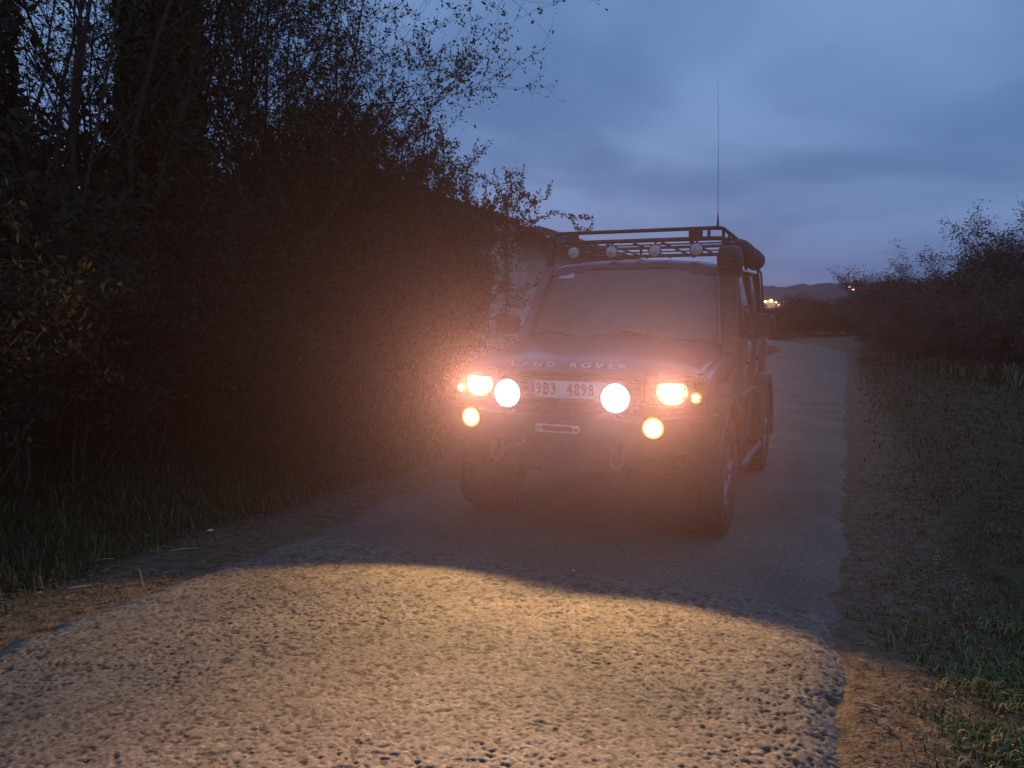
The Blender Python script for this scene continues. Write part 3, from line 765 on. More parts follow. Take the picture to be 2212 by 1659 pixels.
# ------------------------------------------------------------------ the car (x: its own left = picture right, y: 0 at the bumper, growing rearwards)
car = empty('off_road_car', (-1.633, 4.503, 0.045), 0, 'dark blue off-road car with lit front lamps, roof rack and snorkel', 'car')
def P_(mb, name, m, parent=None, smooth=35): return mb.build(name, m, parent or car, smooth)
AX1, AX2, WR = 0.80, 3.34, 0.39
def arc(cy, cz, r, a0, a1, n=14):
    return [(cy+r*math.cos(math.radians(a0+(a1-a0)*k/n)), cz+r*math.sin(math.radians(a0+(a1-a0)*k/n))) for k in range(n+1)]
BELT = 1.27
ZS = 0.46
import_arch1 = arc(AX1, 0.42, 0.47, 180, 0)
import_arch2 = arc(AX2, 0.42, 0.47, 180, 0)
for sgn in (1, -1):
    def B(pts, name, x0, x1, m, bev=0.02, parent=None):
        mb = MB(); mb.poly(pts, 'x', x0, x1, bev)
        if sgn < 0: mb.mirror_x()
        return mb.build(name, m, parent or car, 30)
    fender = [(0.24, 0.86), (0.30, 0.60)] + [p for p in import_arch1 if p[1] >= 0.60] + [(1.33, 0.60), (1.33, 1.235), (1.0, 1.215), (0.55, 1.15), (0.24, 1.08)]
    B(fender, 'front_fender', 0.60, 0.875, M_paint, 0.035)
    d1 = [(1.345, ZS), (2.26, ZS), (2.26, BELT), (1.345, 1.245)]
    fd = B(d1, 'front_door', 0.60, 0.872, M_paint, 0.03)
    d2 = [(2.272, ZS), (2.85, ZS)] + [p for p in import_arch2 if p[0] < 3.1 and p[1] > 0.46] + [(3.14, BELT), (2.272, BELT)]
    rd = B(d2, 'rear_door', 0.60, 0.868, M_paint, 0.03)
    q = [(3.152, BELT)] + [p for p in import_arch2 if p[0] >= 3.15 and p[1] > 0.60] + [(4.02, 0.60), (4.05, 1.0), (4.0, BELT)]
    B(q, 'rear_quarter', 0.60, 0.86, M_paint, 0.03)
    B([(1.27, 0.40), (2.88, 0.40), (2.88, 0.452), (1.27, 0.452)], 'sill', 0.62, 0.85, M_black, 0.01)
    for d, y0 in ((fd, 2.08), (rd, 2.96)):
        mb = MB(); mb.box(0.868, 0.895, y0, y0+0.13, 1.08, 1.115, 0.008)
        if sgn < 0: mb.mirror_x()
        mb.build('handle', M_black, d, 30)
    # rubbing strips
    for d, y0, y1 in ((fd, 1.36, 2.25), (rd, 2.28, 2.78)):
        mb = MB(); mb.box(0.862, 0.885, y0, y1, 0.80, 0.86, 0.006)
        if sgn < 0: mb.mirror_x()
        mb.build('rubbing_strip', M_black, d, 30)
    # wheel arch flares
    for cy in (AX1, AX2):
        ri, ro_ = arc(cy, 0.42, 0.455, 195, -15, 18), arc(cy, 0.42, 0.53, 195, -15, 18)
        mb = MB(); mb.poly(ri+ro_[::-1], 'x', 0.845, 0.955, 0.012)
        if sgn < 0: mb.mirror_x()
        mb.build('wheel_arch_flare', M_black, car, 30)
    # side step: tube with brackets
    mb = MB(); mb.tube([(0.80, 1.36, 0.36), (0.93, 1.46, 0.34), (0.93, 2.72, 0.34), (0.80, 2.82, 0.36)], 0.032, 10)
    for yy in (1.6, 2.5): mb.tube([(0.6, yy, 0.42), (0.92, yy, 0.34)], 0.02, 6)
    if sgn < 0: mb.mirror_x()
    mb.build('side_step', M_blackmetal, car, 40)
    # mud flaps
    for cy in (AX1, AX2):
        mb = MB(); mb.box(0.64, 0.90, cy+0.50, cy+0.515, 0.20, 0.52, 0.004)
        if sgn < 0: mb.mirror_x()
        mb.build('mud_flap', M_black, car, 30)

# inner tub, floor, firewall, rear panel
mb = MB(); mb.box(-0.60, 0.60, 0.30, 4.0, 0.46, 0.72)
mb.box(-0.598, 0.598, 1.15, 1.22, 0.72, 1.26); mb.box(-0.40, 0.40, 0.26, 1.1, 0.72, 1.08)
mb.box(-0.79, 0.79, 1.24, 4.0, 0.723, 0.76)
P_(mb, 'floor_pan', M_black)
mb = MB(); mb.box(-0.858, 0.858, 4.004, 4.09, 0.58, 1.30, 0.03); P_(mb, 'tailgate', M_paint)
mb = MB(); mb.box(-0.88, 0.88, 4.094, 4.22, 0.50, 0.72, 0.03); P_(mb, 'rear_bumper', M_black)
# axles and differential seen under the bumper
mb = MB(); mb.tube([(-0.72, AX1, 0.40), (0.72, AX1, 0.40)], 0.05, 10); mb.lathe([(0.001, -0.13), (0.10, -0.11), (0.14, 0), (0.10, 0.11), (0.001, 0.13)], (0.16, AX1, 0.40), 'y', 16)
mb.tube([(-0.70, AX1-0.16, 0.44), (0.70, AX1-0.14, 0.46)], 0.02, 8)
P_(mb, 'front_axle', M_blackmetal)
mb = MB(); mb.tube([(-0.72, AX2, 0.40), (0.72, AX2, 0.40)], 0.05, 10); mb.lathe([(0.001, -0.13), (0.10, -0.11), (0.14, 0), (0.10, 0.11), (0.001, 0.13)], (0.0, AX2, 0.40), 'y', 16)
P_(mb, 'rear_axle', M_blackmetal)
for s in (-1, 1):
    mb = MB(); mb.box(s*0.42-0.05, s*0.42+0.05, 0.16, 4.0, 0.50, 0.62, 0.01); P_(mb, 'chassis_rail', M_blackmetal)

# wheels
def wheel(x, y, s, rot):
    w = empty('wheel', (x, y, WR)); w.parent = car
    tw = 0.125
    mb = MB(); mb.lathe([(0.215, -tw*0.8), (0.24, -tw), (0.33, -tw*1.04), (0.372, -tw*0.9), (0.382, -tw*0.5), (0.382, tw*0.5), (0.372, tw*0.9), (0.33, tw*1.04), (0.24, tw), (0.215, tw*0.8)], (0, 0, 0), 'x', 48)
    for k in range(30):
        a = 2*PI*k/30+rot
        for side in (-1, 1):
            aa = a + (0.06 if side > 0 else 0)
            b = MB(); b.box(side*0.045-0.035 if side > 0 else side*0.045-0.045, side*0.045+0.045 if side > 0 else side*0.045+0.035, -0.024, 0.024, 0.376, 0.394)
            b.box(min(side*0.088, side*0.128), max(side*0.088, side*0.128), -0.026, 0.026, 0.345, 0.388)
            for v in b.bm.verts:
                yv, zv = v.co.y, v.co.z
                v.co.y = yv*math.cos(aa)-zv*math.sin(aa); v.co.z = yv*math.sin(aa)+zv*math.cos(aa)
            me = bpy.data.meshes.new('t'); b.bm.to_mesh(me); b.bm.free(); mb.bm.from_mesh(me); bpy.data.meshes.remove(me)
    mb.build('tyre', M_rubber, w, 35)
    mb = MB(); mb.lathe([(0.218, -0.10), (0.222, 0.10*1.0), (0.205, 0.108), (0.19, 0.07), (0.10, 0.045), (0.06, 0.06), (0.04, 0.09), (0.001, 0.09)], (0, 0, 0), 'x', 36)
    for k in range(5):
        a = 2*PI*k/5+rot
        mb.tube([(0.085, math.cos(a)*0.05, math.sin(a)*0.05), (0.09, math.cos(a)*0.20, math.sin(a)*0.20)], [0.04, 0.028], 6)
    if s < 0: mb.mirror_x()
    mb.build('rim', M_alloy, w, 35)
for s in (-1, 1):
    wheel(s*0.81, AX1, s, 0.3*s); wheel(s*0.81, AX2, s, 0.7+s)

# bonnet: full-width clamshell with raised centre
def hood_sec(y, zc, ze, hw, drop):
    xs = [0, 0.25, 0.42, 0.50, 0.60, hw-0.07, hw-0.02, hw]
    zs = [zc, zc, zc-0.004, zc-0.022, zc-0.03, ze, ze-0.025, ze-drop]
    top = [(x, y, z) for x, z in zip(xs, zs)]
    return [(-x, yy, z) for x, yy, z in top[::-1]] + top[1:]
secs = [(0.165, 1.075, 1.05, 0.80, 0.04), (0.17, 1.105, 1.075, 0.805, 0.05), (0.205, 1.145, 1.105, 0.81, 0.06), (0.26, 1.172, 1.13, 0.82, 0.07), (0.36, 1.198, 1.155, 0.83, 0.08),
        (0.6, 1.235, 1.190, 0.84, 0.08), (0.9, 1.275, 1.225, 0.85, 0.09), (1.16, 1.312, 1.255, 0.855, 0.09), (1.22, 1.315, 1.257, 0.855, 0.09)]
mb = MB(); mb.loft([hood_sec(*s) for s in secs], closed=False, caps=False)
hood = P_(mb, 'bonnet', M_paint, None, 28)
sol = hood.modifiers.new('thickness', 'SOLIDIFY'); sol.thickness = 0.018; sol.offset = -1
# cowl and wipers
mb = MB(); mb.loft([[(-0.80, 1.222, 1.26), (0.80, 1.222, 1.26), (0.80, 1.222, 1.20), (-0.80, 1.222, 1.20)], [(-0.80, 1.34, 1.31), (0.80, 1.34, 1.31), (0.80, 1.34, 1.22), (-0.80, 1.34, 1.22)]])
P_(mb, 'cowl', M_black)

def text_mesh(ch, size, depth, offs=0.0):
    cu = bpy.data.curves.new('c', 'FONT'); cu.body = ch; cu.size = size; cu.extrude = depth; cu.align_x = 'CENTER'; cu.align_y = 'CENTER'; cu.offset = offs
    ob = bpy.data.objects.new('c', cu); C.objects.link(ob)
    dg = bpy.context.evaluated_depsgraph_get(); dg.update()
    me = bpy.data.meshes.new_from_object(ob.evaluated_get(dg))
    bpy.data.objects.remove(ob); bpy.data.curves.remove(cu)
    return me
# lettering across the bonnet's leading edge
wx = [-0.40, -0.315, -0.225, -0.135, 0.02, 0.105, 0.19, 0.27, 0.345]
for ch, x in zip('LANDROVER', wx):
    l = link('letter', text_mesh(ch, 0.058, 0.002, 0.0013), M_letter, hood)
    l.location = (x, 0.194, 1.138); l.scale = (1.35, 1, 1)
    l.rotation_euler = (math.radians(46), 0, 0)

# grille with slats and the number plate
mb = MB(); mb.box(-0.46, 0.46, 0.20, 0.25, 0.86, 1.05); grille = P_(mb, 'grille', M_black)
for k in range(5):
    mb = MB(); mb.box(-0.455, 0.455, 0.172, 0.197, 0.878+k*0.036, 0.893+k*0.036, 0.004); mb.build('grille_slat', M_black, grille, 30)
mb = MB(); mb.box(-0.26, 0.26, 0.118, 0.124, 0.930, 1.040, 0.002); plate = P_(mb, 'number_plate', M_white)
mb = MB(); mb.box(-0.257, -0.218, 0.1165, 0.1178, 0.933, 1.037); mb.build('country_strip', M_blue, plate)
l = link('plate_character', text_mesh('CZ', 0.026, 0.0004), M_white, plate); l.location = (-0.2375, 0.1158, 0.950); l.rotation_euler = (PI/2, 0, 0)
for ch, x in zip('9B34898', (-0.190, -0.140, -0.090, 0.022, 0.070, 0.118, 0.166)):
    l = link('plate_character', text_mesh(ch, 0.108, 0.0006, 0.0018), M_platechar, plate)
    l.location = (x, 0.1165, 0.985); l.rotation_euler = (PI/2, 0, 0); l.scale = (0.72, 0.98, 1)
mb = MB(); mb.box(-0.27, 0.27, 0.126, 0.17, 0.90, 0.928, 0.004); P_(mb, 'plate_bracket', M_blackmetal)

# lamps -----------------------------------------------------------
def spot_light(parent, loc, col, power, half, blend, pitch=0.0, yaw=0.0, rad=0.03):
    d = bpy.data.lights.new('lamp_light', 'SPOT'); d.energy = power; d.color = col
    d.spot_size = 2*math.radians(half); d.spot_blend = blend; d.shadow_soft_size = rad
    o = bpy.data.objects.new('lamp_light', d); C.objects.link(o); o.parent = parent
    o.location = loc; o.rotation_euler = (math.radians(-90+pitch), 0, math.radians(yaw))
    return o
K = 1.0
for s in (-1, 1):
    # headlamp unit
    x0, x1 = (0.47, 0.865)
    mb = MB(); mb.poly([(0.47, 0.90), (0.865, 0.915), (0.865, 1.07), (0.835, 1.085), (0.47, 1.075)], 'y', 0.235, 0.30, 0.01)
    mb.box(0.47, 0.485, 0.17, 0.235, 0.905, 1.07); mb.box(0.85, 0.865, 0.20, 0.235, 0.92, 1.07); mb.box(0.486, 0.849, 0.18, 0.235, 0.898, 0.912); mb.box(0.486, 0.849, 0.18, 0.235, 1.062, 1.078)
    if s < 0: mb.mirror_x()
    hd = mb.build('headlamp', M_black, car, 30)
    xb = 0.655*s
    mb = MB(); mb.lathe([(0.035, 0.04), (0.06, 0.015), (0.072, -0.0), (0.074, -0.01)], (xb, 0.225, 0.992), 'y', 28); mb.build('main_reflector', M_chrome, hd, 60)
    mb = MB(); mb.lathe([(0.001, -0.018), (0.035, -0.016), (0.068, -0.008), (0.084, 0.0)], (0, 0.205, 0.992), 'y', 28)
    for v in mb.bm.verts: v.co.x = v.co.x*1.2 + xb
    mb.build('main_bulb', L_head, hd, 60)
    mb = MB(); mb.lathe([(0.02, 0.03), (0.036, 0.012), (0.046, -0.02), (0.050, -0.03)], (s*0.54, 0.225, 0.955), 'y', 24); mb.build('inner_reflector', M_chrome, hd, 60)
    mb = MB(); mb.lathe([(0.001, -0.02), (0.026, -0.014), (0.037, 0.004), (0.03, 0.02), (0.001, 0.022)], (s*0.800, 0.215, 0.962), 'y', 18); mb.build('side_marker', L_amber, hd, 60)
    spot_light(hd, (xb, 0.105, 0.992), (1.0, 0.56, 0.30), 1750*K, 44, 1.0, -14, 20, 0.04)
    # wire guard over the headlamp
    mb = MB()
    def gp(x, z, y=0.128): return (s*x, y, z)
    mb.tube([gp(0.47, 1.04), gp(0.50, 1.105), gp(0.85, 1.112), gp(0.878, 1.09), gp(0.878, 0.93), gp(0.84, 0.91), gp(0.50, 0.895), gp(0.47, 0.92)], 0.0045, 6, closed=True)
    for zz in (0.965, 1.02, 1.075): mb.tube([gp(0.472, zz), gp(0.60, zz, 0.122), gp(0.75, zz, 0.122), gp(0.876, zz)], 0.003, 5)
    for xx in (0.575, 0.745): mb.tube([gp(xx, 0.90), gp(xx, 1.11)], 0.003, 5)
    for xx, zz in ((0.50, 1.10), (0.86, 1.10), (0.50, 0.90), (0.86, 0.92)): mb.tube([gp(xx, zz), gp(xx, zz, 0.19)], 0.004, 5)
    mb.build('headlamp_guard', M_blackmetal, car, 40)
    # round driving lamp on a foot on the bumper
    xl = (-0.375 if s < 0 else 0.345)
    mb = MB(); mb.lathe([(0.001, 0.10), (0.05, 0.095), (0.085, 0.06), (0.096, 0.0), (0.100, -0.004), (0.100, -0.016), (0.092, -0.016), (0.092, 0.0)], (xl, 0.045, 0.955), 'y', 36)
    mb.tube([(xl, 0.075, 0.865), (xl, 0.075, 0.835)], 0.018, 8); mb.box(xl-0.035, xl+0.035, 0.05, 0.10, 0.832, 0.838)
    dl = mb.build('driving_lamp', M_blackmetal, car, 40)
    mb = MB(); mb.lathe([(0.001, -0.018), (0.05, -0.016), (0.088, -0.010), (0.090, 0.0)], (xl, 0.040, 0.955), 'y', 36); mb.build('lit_face', L_spot, dl, 60)
    spot_light(dl, (xl, 0.012, 0.955), (1.0, 0.76, 0.68), 950*K, 40, 1.0, -13, 20, 0.06)
    spot_light(dl, (xl, 0.012, 0.955), (1.0, 0.66, 0.33), 50*K, 66, 0.24, -10, 6, 0.05)
    # fog lamp let into the bumper
    mb = MB(); mb.lathe([(0.001, 0.06), (0.055, 0.05), (0.074, 0.0), (0.077, -0.012), (0.068, -0.012), (0.066, 0.0)], (s*0.60, -0.035, 0.795), 'y', 28)
    fl = mb.build('fog_lamp', M_black, car, 40)
    mb = MB(); mb.lathe([(0.001, -0.013), (0.038, -0.011), (0.064, -0.003), (0.0645, 0.004)], (s*0.60, -0.037, 0.795), 'y', 28); mb.build('lit_face', L_fog, fl, 60)
    spot_light(fl, (s*0.60, -0.062, 0.795), (1.0, 0.60, 0.25), 195*K, 64, 0.20, -11, 9, 0.04)

# winch bumper --------------------------------------------------------
mb = MB()
prof = lambda x, yf, yb, zt, zb_: [(x, yf+0.015, zb_), (x, yf, zb_+0.05), (x, yf, zt-0.004), (x, yf+0.004, zt), (x, yb, zt), (x, yb, zb_)]
mb.loft([prof(-0.93, 0.20, 0.34, 0.86, 0.70), prof(-0.80, 0.06, 0.24, 0.855, 0.64), prof(-0.52, -0.012, 0.20, 0.838, 0.60), prof(-0.45, -0.02, 0.20, 0.832, 0.56), prof(0.45, -0.02, 0.20, 0.832, 0.56),
         prof(0.52, -0.012, 0.20, 0.838, 0.60), prof(0.80, 0.06, 0.24, 0.855, 0.64), prof(0.93, 0.20, 0.34, 0.86, 0.70)])
bumper = P_(mb, 'winch_bumper', M_blackmetal, None, 20)
mb = MB(); mb.loft([[(s_, -0.014, z) for s_, z in ()] or [(-0.40, -0.006, 0.50), (-0.40, 0.10, 0.48), (-0.40, 0.10, 0.558), (-0.40, -0.006, 0.558)], [(0.40, -0.006, 0.50), (0.40, 0.10, 0.48), (0.40, 0.10, 0.558), (0.40, -0.006, 0.558)]])
P_(mb, 'skid_plate', M_blackmetal)
# aluminium hawse fairlead
def stadium(hw, hh, n=10):
    return [( hw-hh+hh*math.cos(a), hh*math.sin(a)) for a in np.linspace(-PI/2, PI/2, n)] + [(-hw+hh+hh*math.cos(a), hh*math.sin(a)) for a in np.linspace(PI/2, 3*PI/2, n)]
b = bmesh.new()
hexo = [(0.15, 0), (0.128, 0.034), (0.06, 0.038), (-0.06, 0.038), (-0.128, 0.034), (-0.15, 0), (-0.128, -0.034), (-0.06, -0.038), (0.06, -0.038), (0.128, -0.034)]
so = []
inn = stadium(0.105, 0.016, 10)
def outer_at(p):
    a = math.atan2(p[1]*3.5, p[0]); best = None
    for i in range(len(hexo)):
        A, B_ = Vector(hexo[i]), Vector(hexo[(i+1) % len(hexo)]); dd = Vector((math.cos(a), math.sin(a)/3.5))
        den = dd.x*(B_-A).y - dd.y*(B_-A).x
        if abs(den) < 1e-9: continue
        t = (A.x*(B_-A).y - A.y*(B_-A).x)/den; u = (A.x*dd.y - A.y*dd.x)/den
        if t > 0 and -1e-6 <= u <= 1+1e-6: best = (dd.x*t, dd.y*t)
    return best or p
outp = [outer_at(p) for p in inn]
def ringv(pts, y, sc=1.0): return [b.verts.new((p[0]*sc, y, 0.755+p[1]*sc)) for p in pts]
R = [ringv(outp, -0.022), ringv(outp, -0.048), ringv(outp, -0.054, 0.97), [b.verts.new((p[0]*1.03, -0.054, 0.755+p[1]*1.18)) for p in inn], ringv(inn, -0.046), ringv(inn, -0.022)]
for A, B_ in zip(R[:-1], R[1:]):
    n = len(A)
    for k in range(n): b.faces.new((A[k], A[(k+1) % n], B_[(k+1) % n], B_[k]))
bmesh.ops.recalc_face_normals(b, faces=b.faces[:])
mb = MB(); mb._add(b)
fair = P_(mb, 'fairlead', M_alu, None, 30)
for s in (-1, 1):
    mb = MB(); mb.lathe([(0.001, -0.012), (0.010, -0.012), (0.012, -0.006), (0.012, 0.0)], (s*0.128, -0.054, 0.755), 'y', 8); mb.build('bolt', M_blackmetal, fair, 40)
mb = MB(); mb.box(-0.104, 0.104, -0.0215, -0.0205, 0.74, 0.77); mb.build('slot', M_black, fair)
# recovery shackles on their tabs
for s, x in ((-1, -0.385), (1, 0.40)):
    mb = MB(); mb.box(x-0.012, x+0.012, -0.09, -0.018, 0.60, 0.68, 0.006); tab = P_(mb, 'shackle_tab', M_blackmetal)
    mb = MB()
    mb.tube([(x-0.04, -0.075, 0.645), (x+0.04, -0.075, 0.645)], 0.011, 8)
    pts = [(x+0.032*math.cos(a)*(1.25 if math.sin(a) < 0 else 1), -0.075-0.012*(1-math.sin(a)), 0.595+0.05*math.sin(a)) for a in np.linspace(PI*0.97, 2*PI+0.03*PI, 14)]
    pts = [(x-0.032, -0.075, 0.655)] + pts + [(x+0.032, -0.075, 0.655)]
    mb.tube(pts, 0.011, 8)
    mb.build('shackle', M_shackle, car, 50)
# winch line hook stowed on the left shackle
mb = MB(); mb.tube([(-0.36, -0.09, 0.60), (-0.30, -0.10, 0.625), (-0.24, -0.09, 0.645), (-0.205, -0.07, 0.665), (-0.21, -0.06, 0.69)], [0.014, 0.013, 0.012, 0.012, 0.008], 8)
P_(mb, 'winch_hook', M_shackle, None, 50)

# cabin ----------------------------------------------------------------
def beam(mb, p, q, w, d, dirx=(1, 0, 0)):
    p, q = Vector(p), Vector(q); t = (q-p).normalized(); u = Vector(dirx); u = (u - t*u.dot(t)).normalized(); v = t.cross(u)
    mb.loft([[c + u*a*w/2 + v*b_*d/2 for a, b_ in ((-1, -1), (1, -1), (1, 1), (-1, 1))] for c in (p, q)])
RX = 0.715
for s in (-1, 1):
    def pil(name, p, q, w, d):
        mb = MB(); beam(mb, p, q, w, d)
        if s < 0: mb.mirror_x()
        return P_(mb, name, M_paint if name != 'window_pillar' else M_black)
    pil('windscreen_pillar', (0.80, 1.30, 1.24), (RX, 1.70, 1.86), 0.075, 0.085)
    pil('window_pillar', (0.832, 2.265, 1.26), (0.735, 2.265, 1.86), 0.035, 0.10)
    pil('window_pillar', (0.83, 3.14, 1.26), (0.735, 3.10, 1.90), 0.035, 0.11)
    pil('rear_pillar', (0.82, 3.97, 1.26), (0.725, 3.90, 1.95), 0.06, 0.15)
    for y0, y1, t0, t1, zt in ((1.42, 2.215, 1.74, 2.215, 1.845), (2.315, 3.085, 2.315, 3.045, 1.86), (3.195, 3.895, 3.155, 3.825, 1.90)):
        def sx(z): return 0.836-(z-1.26)*0.165
        mb = MB(); mb.loft([[(sx(1.272)-a, y, 1.272) for y, a in ((y0, 0), (y1, 0), (y1, 0.006), (y0, 0.006))], [(sx(zt)-a, y, zt) for y, a in ((t0, 0), (t1, 0), (t1, 0.006), (t0, 0.006))]])
        if s < 0: mb.mirror_x()
        P_(mb, 'side_window', M_side, None, None)
        # black sash frame round each pane
        mb = MB(); mb.tube([(sx(1.272)+0.002, y0, 1.276), (sx(1.272)+0.002, y1, 1.276), (sx(zt)+0.002, t1, zt), (sx(zt)+0.002, t0, zt)], 0.012, 6, closed=True)
        if s < 0: mb.mirror_x()
        P_(mb, 'window_frame', M_black, None, 40)
    # rain gutter
    mb = MB(); mb.tube([(0.735, 1.68, 1.855), (0.752, 2.3, 1.878), (0.755, 3.2, 1.90), (0.745, 3.92, 1.94)], 0.014, 6)
    if s < 0: mb.mirror_x()
    P_(mb, 'rain_gutter', M_paint, None, 40)
# roof, with the raised rear half of this kind of car
def roof_sec(y, z, hw, cr):
    xs = np.linspace(-1, 1, 15)
    top = [(x*hw, y, z + cr*(1-abs(x)**2.6)) for x in xs]
    return top + [(x*(hw-0.02), y, z-0.035) for x in xs[::-1]]
mb = MB(); mb.loft([roof_sec(1.655, 1.845, 0.70, 0.035), roof_sec(1.68, 1.862, 0.715, 0.045), roof_sec(1.76, 1.875, 0.735, 0.060), roof_sec(2.3, 1.885, 0.745, 0.070), roof_sec(2.55, 1.89, 0.745, 0.075),
                    roof_sec(2.8, 1.90, 0.745, 0.11), roof_sec(3.5, 1.93, 0.745, 0.11), roof_sec(3.9, 1.94, 0.735, 0.10), roof_sec(4.0, 1.92, 0.72, 0.09)])
P_(mb, 'roof', M_paint, None, 30)
# windscreen, gently curved
def ws(u, v):
    x = (-0.745+0.055*v) * (1-2*u)
    y = 1.285 + 0.385*v + 0.075*(abs(1-2*u)**2.2) - 0.02
    return (x, y, 1.285 + 0.575*v)
nu, nv = 14, 6
Vw = [ws(i/nu, j/nv) for j in range(nv+1) for i in range(nu+1)]
Fw = [(j*(nu+1)+i, j*(nu+1)+i+1, (j+1)*(nu+1)+i+1, (j+1)*(nu+1)+i) for j in range(nv) for i in range(nu)]
wsc = link('windscreen', mesh_np('windscreen', Vw, [np.array(Fw)], True), M_screen, car)
mb = MB(); mb.tube([ws(i/nu, 0.0) for i in range(nu+1)] + [ws(1, j/nv) for j in range(1, nv+1)] + [ws(1-i/nu, 1.0) for i in range(1, nu+1)] + [ws(0, 1-j/nv) for j in range(1, nv)], 0.014, 6, closed=True)
mb.build('seal', M_black, wsc, 50)
mb = MB(); p0, p1, p2, p3 = [Vector(ws(u, v))+Vector((0, -0.006, 0.004)) for u, v in ((0.05, 0.86), (0.15, 0.86), (0.15, 0.95), (0.05, 0.95))]
mb.loft([[p0, p1, p2, p3], [p + Vector((0, 0.002, -0.001)) for p in (p0, p1, p2, p3)]]); mb.build('sticker', M_sticker, wsc)
for x0, x1 in ((-0.15, -0.62), (0.50, 0.03)):
    mb = MB(); a, c_ = Vector(ws((x0+0.72)/1.44, -0.02))+Vector((0, -0.03, 0.0)), Vector(ws((x1+0.72)/1.44, 0.10))+Vector((0, -0.018, 0.01))
    mb.tube([a, a.lerp(c_, 0.5)+Vector((0, -0.012, 0.006)), c_], 0.007, 6)
    m_ = a.lerp(c_, 0.5); dirv = Vector((0.24, 0, 0.0))
    mb.tube([c_ + Vector((-0.22, 0.004, -0.03)), c_ + Vector((0.22, -0.002, -0.025))], 0.006, 5)
    P_(mb, 'wiper', M_black, None, 40)
# rear glass
mb = MB(); mb.loft([[(-0.70, 4.05, 1.30), (0.70, 4.05, 1.30), (0.70, 4.045, 1.30), (-0.70, 4.045, 1.30)], [(-0.64, 3.96, 1.88), (0.64, 3.96, 1.88), (0.64, 3.955, 1.88), (-0.64, 3.955, 1.88)]])
P_(mb, 'rear_window', M_side, None, None)
# interior: dash, seats, steering wheel, mirror
mb = MB(); mb.poly([(1.30, 1.0), (1.30, 1.30), (1.42, 1.325), (1.56, 1.30), (1.62, 1.05)], 'x', -0.74, 0.74, 0.02)
mb.poly([(1.42, 1.31), (1.44, 1.37), (1.56, 1.385), (1.60, 1.30)], 'x', 0.16, 0.58, 0.015)
P_(mb, 'dashboard', M_interior)
for x in (-0.38, 0.38):
    mb = MB(); mb.box(x-0.25, x+0.25, 1.95, 2.45, 0.85, 1.02, 0.05); mb.poly([(2.38, 1.0), (2.50, 1.0), (2.64, 1.58), (2.54, 1.60)], 'x', x-0.24, x+0.24, 0.04)
    mb.box(x-0.13, x+0.13, 2.56, 2.66, 1.62, 1.80, 0.035); P_(mb, 'seat', M_interior)
mb = MB(); mb.box(-0.66, 0.66, 2.85, 3.3, 0.85, 1.02, 0.05); mb.poly([(3.25, 1.0), (3.38, 1.0), (3.48, 1.55), (3.38, 1.57)], 'x', -0.66, 0.66, 0.04); P_(mb, 'rear_seat', M_interior)
b = MB(); cc = Vector((0.38, 1.72, 1.22)); u = Vector((1, 0, 0)); v = Vector((0, 0.5, 0.866))
b.tube([cc + (u*math.cos(t)+v*math.sin(t))*0.19 for t in np.linspace(0, 2*PI, 24, endpoint=False)], 0.016, 6, closed=True); b.tube([cc - u*0.18, cc + u*0.18], 0.018, 6); b.tube([cc, cc+Vector((0, -0.18, 0.05))], 0.03, 6)
P_(b, 'steering_wheel', M_interior, None, 40)
mb = MB(); mb.box(-0.12, 0.12, 1.70, 1.73, 1.72, 1.79, 0.012); P_(mb, 'rear_view_mirror', M_black)
# dark panel added behind the glass for the snorkel head's reflection
mb = MB(); mb.loft([[Vector(ws(0.80, 0.93))+Vector((0, 0.05, 0)), Vector(ws(0.985, 0.93))+Vector((0, 0.05, 0)), Vector(ws(0.985, 0.50))+Vector((0, 0.05, 0)), Vector(ws(0.89, 0.52))+Vector((0, 0.05, 0))],
         [Vector(ws(0.80, 0.93))+Vector((0, 0.065, 0)), Vector(ws(0.985, 0.93))+Vector((0, 0.065, 0)), Vector(ws(0.985, 0.50))+Vector((0, 0.065, 0)), Vector(ws(0.89, 0.52))+Vector((0, 0.065, 0))]])
P_(mb, 'reflection_panel', M_interior)
# door mirrors
for s in (-1, 1):
    mb = MB(); mb.loft([[(0.93, 1.50+dy_, 1.325+dz) for dy_, dz in ((-0.045, 0.02), (0.05, 0.02), (0.05, 0.14), (-0.045, 0.13))],
                        [(0.99, 1.50+dy_, 1.315+dz) for dy_, dz in ((-0.075, 0.0), (0.05, 0.0), (0.05, 0.18), (-0.065, 0.175))],
                        [(1.10, 1.50+dy_, 1.32+dz) for dy_, dz in ((-0.06, 0.0), (0.05, 0.0), (0.05, 0.175), (-0.05, 0.17))],
                        [(1.135, 1.50+dy_, 1.34+dz) for dy_, dz in ((-0.02, 0.01), (0.045, 0.01), (0.045, 0.12), (-0.02, 0.115))]])
    mb.tube([(0.83, 1.50, 1.33), (0.95, 1.50, 1.37)], 0.028, 8)
    if s < 0: mb.mirror_x()
    mr_ = P_(mb, 'door_mirror', M_black, None, 50)
    mb = MB(); mb.box(0.975, 1.115, 1.552, 1.556, 1.34, 1.47, 0.0)
    if s < 0: mb.mirror_x()
    mb.build('mirror_glass', M_chrome, mr_)

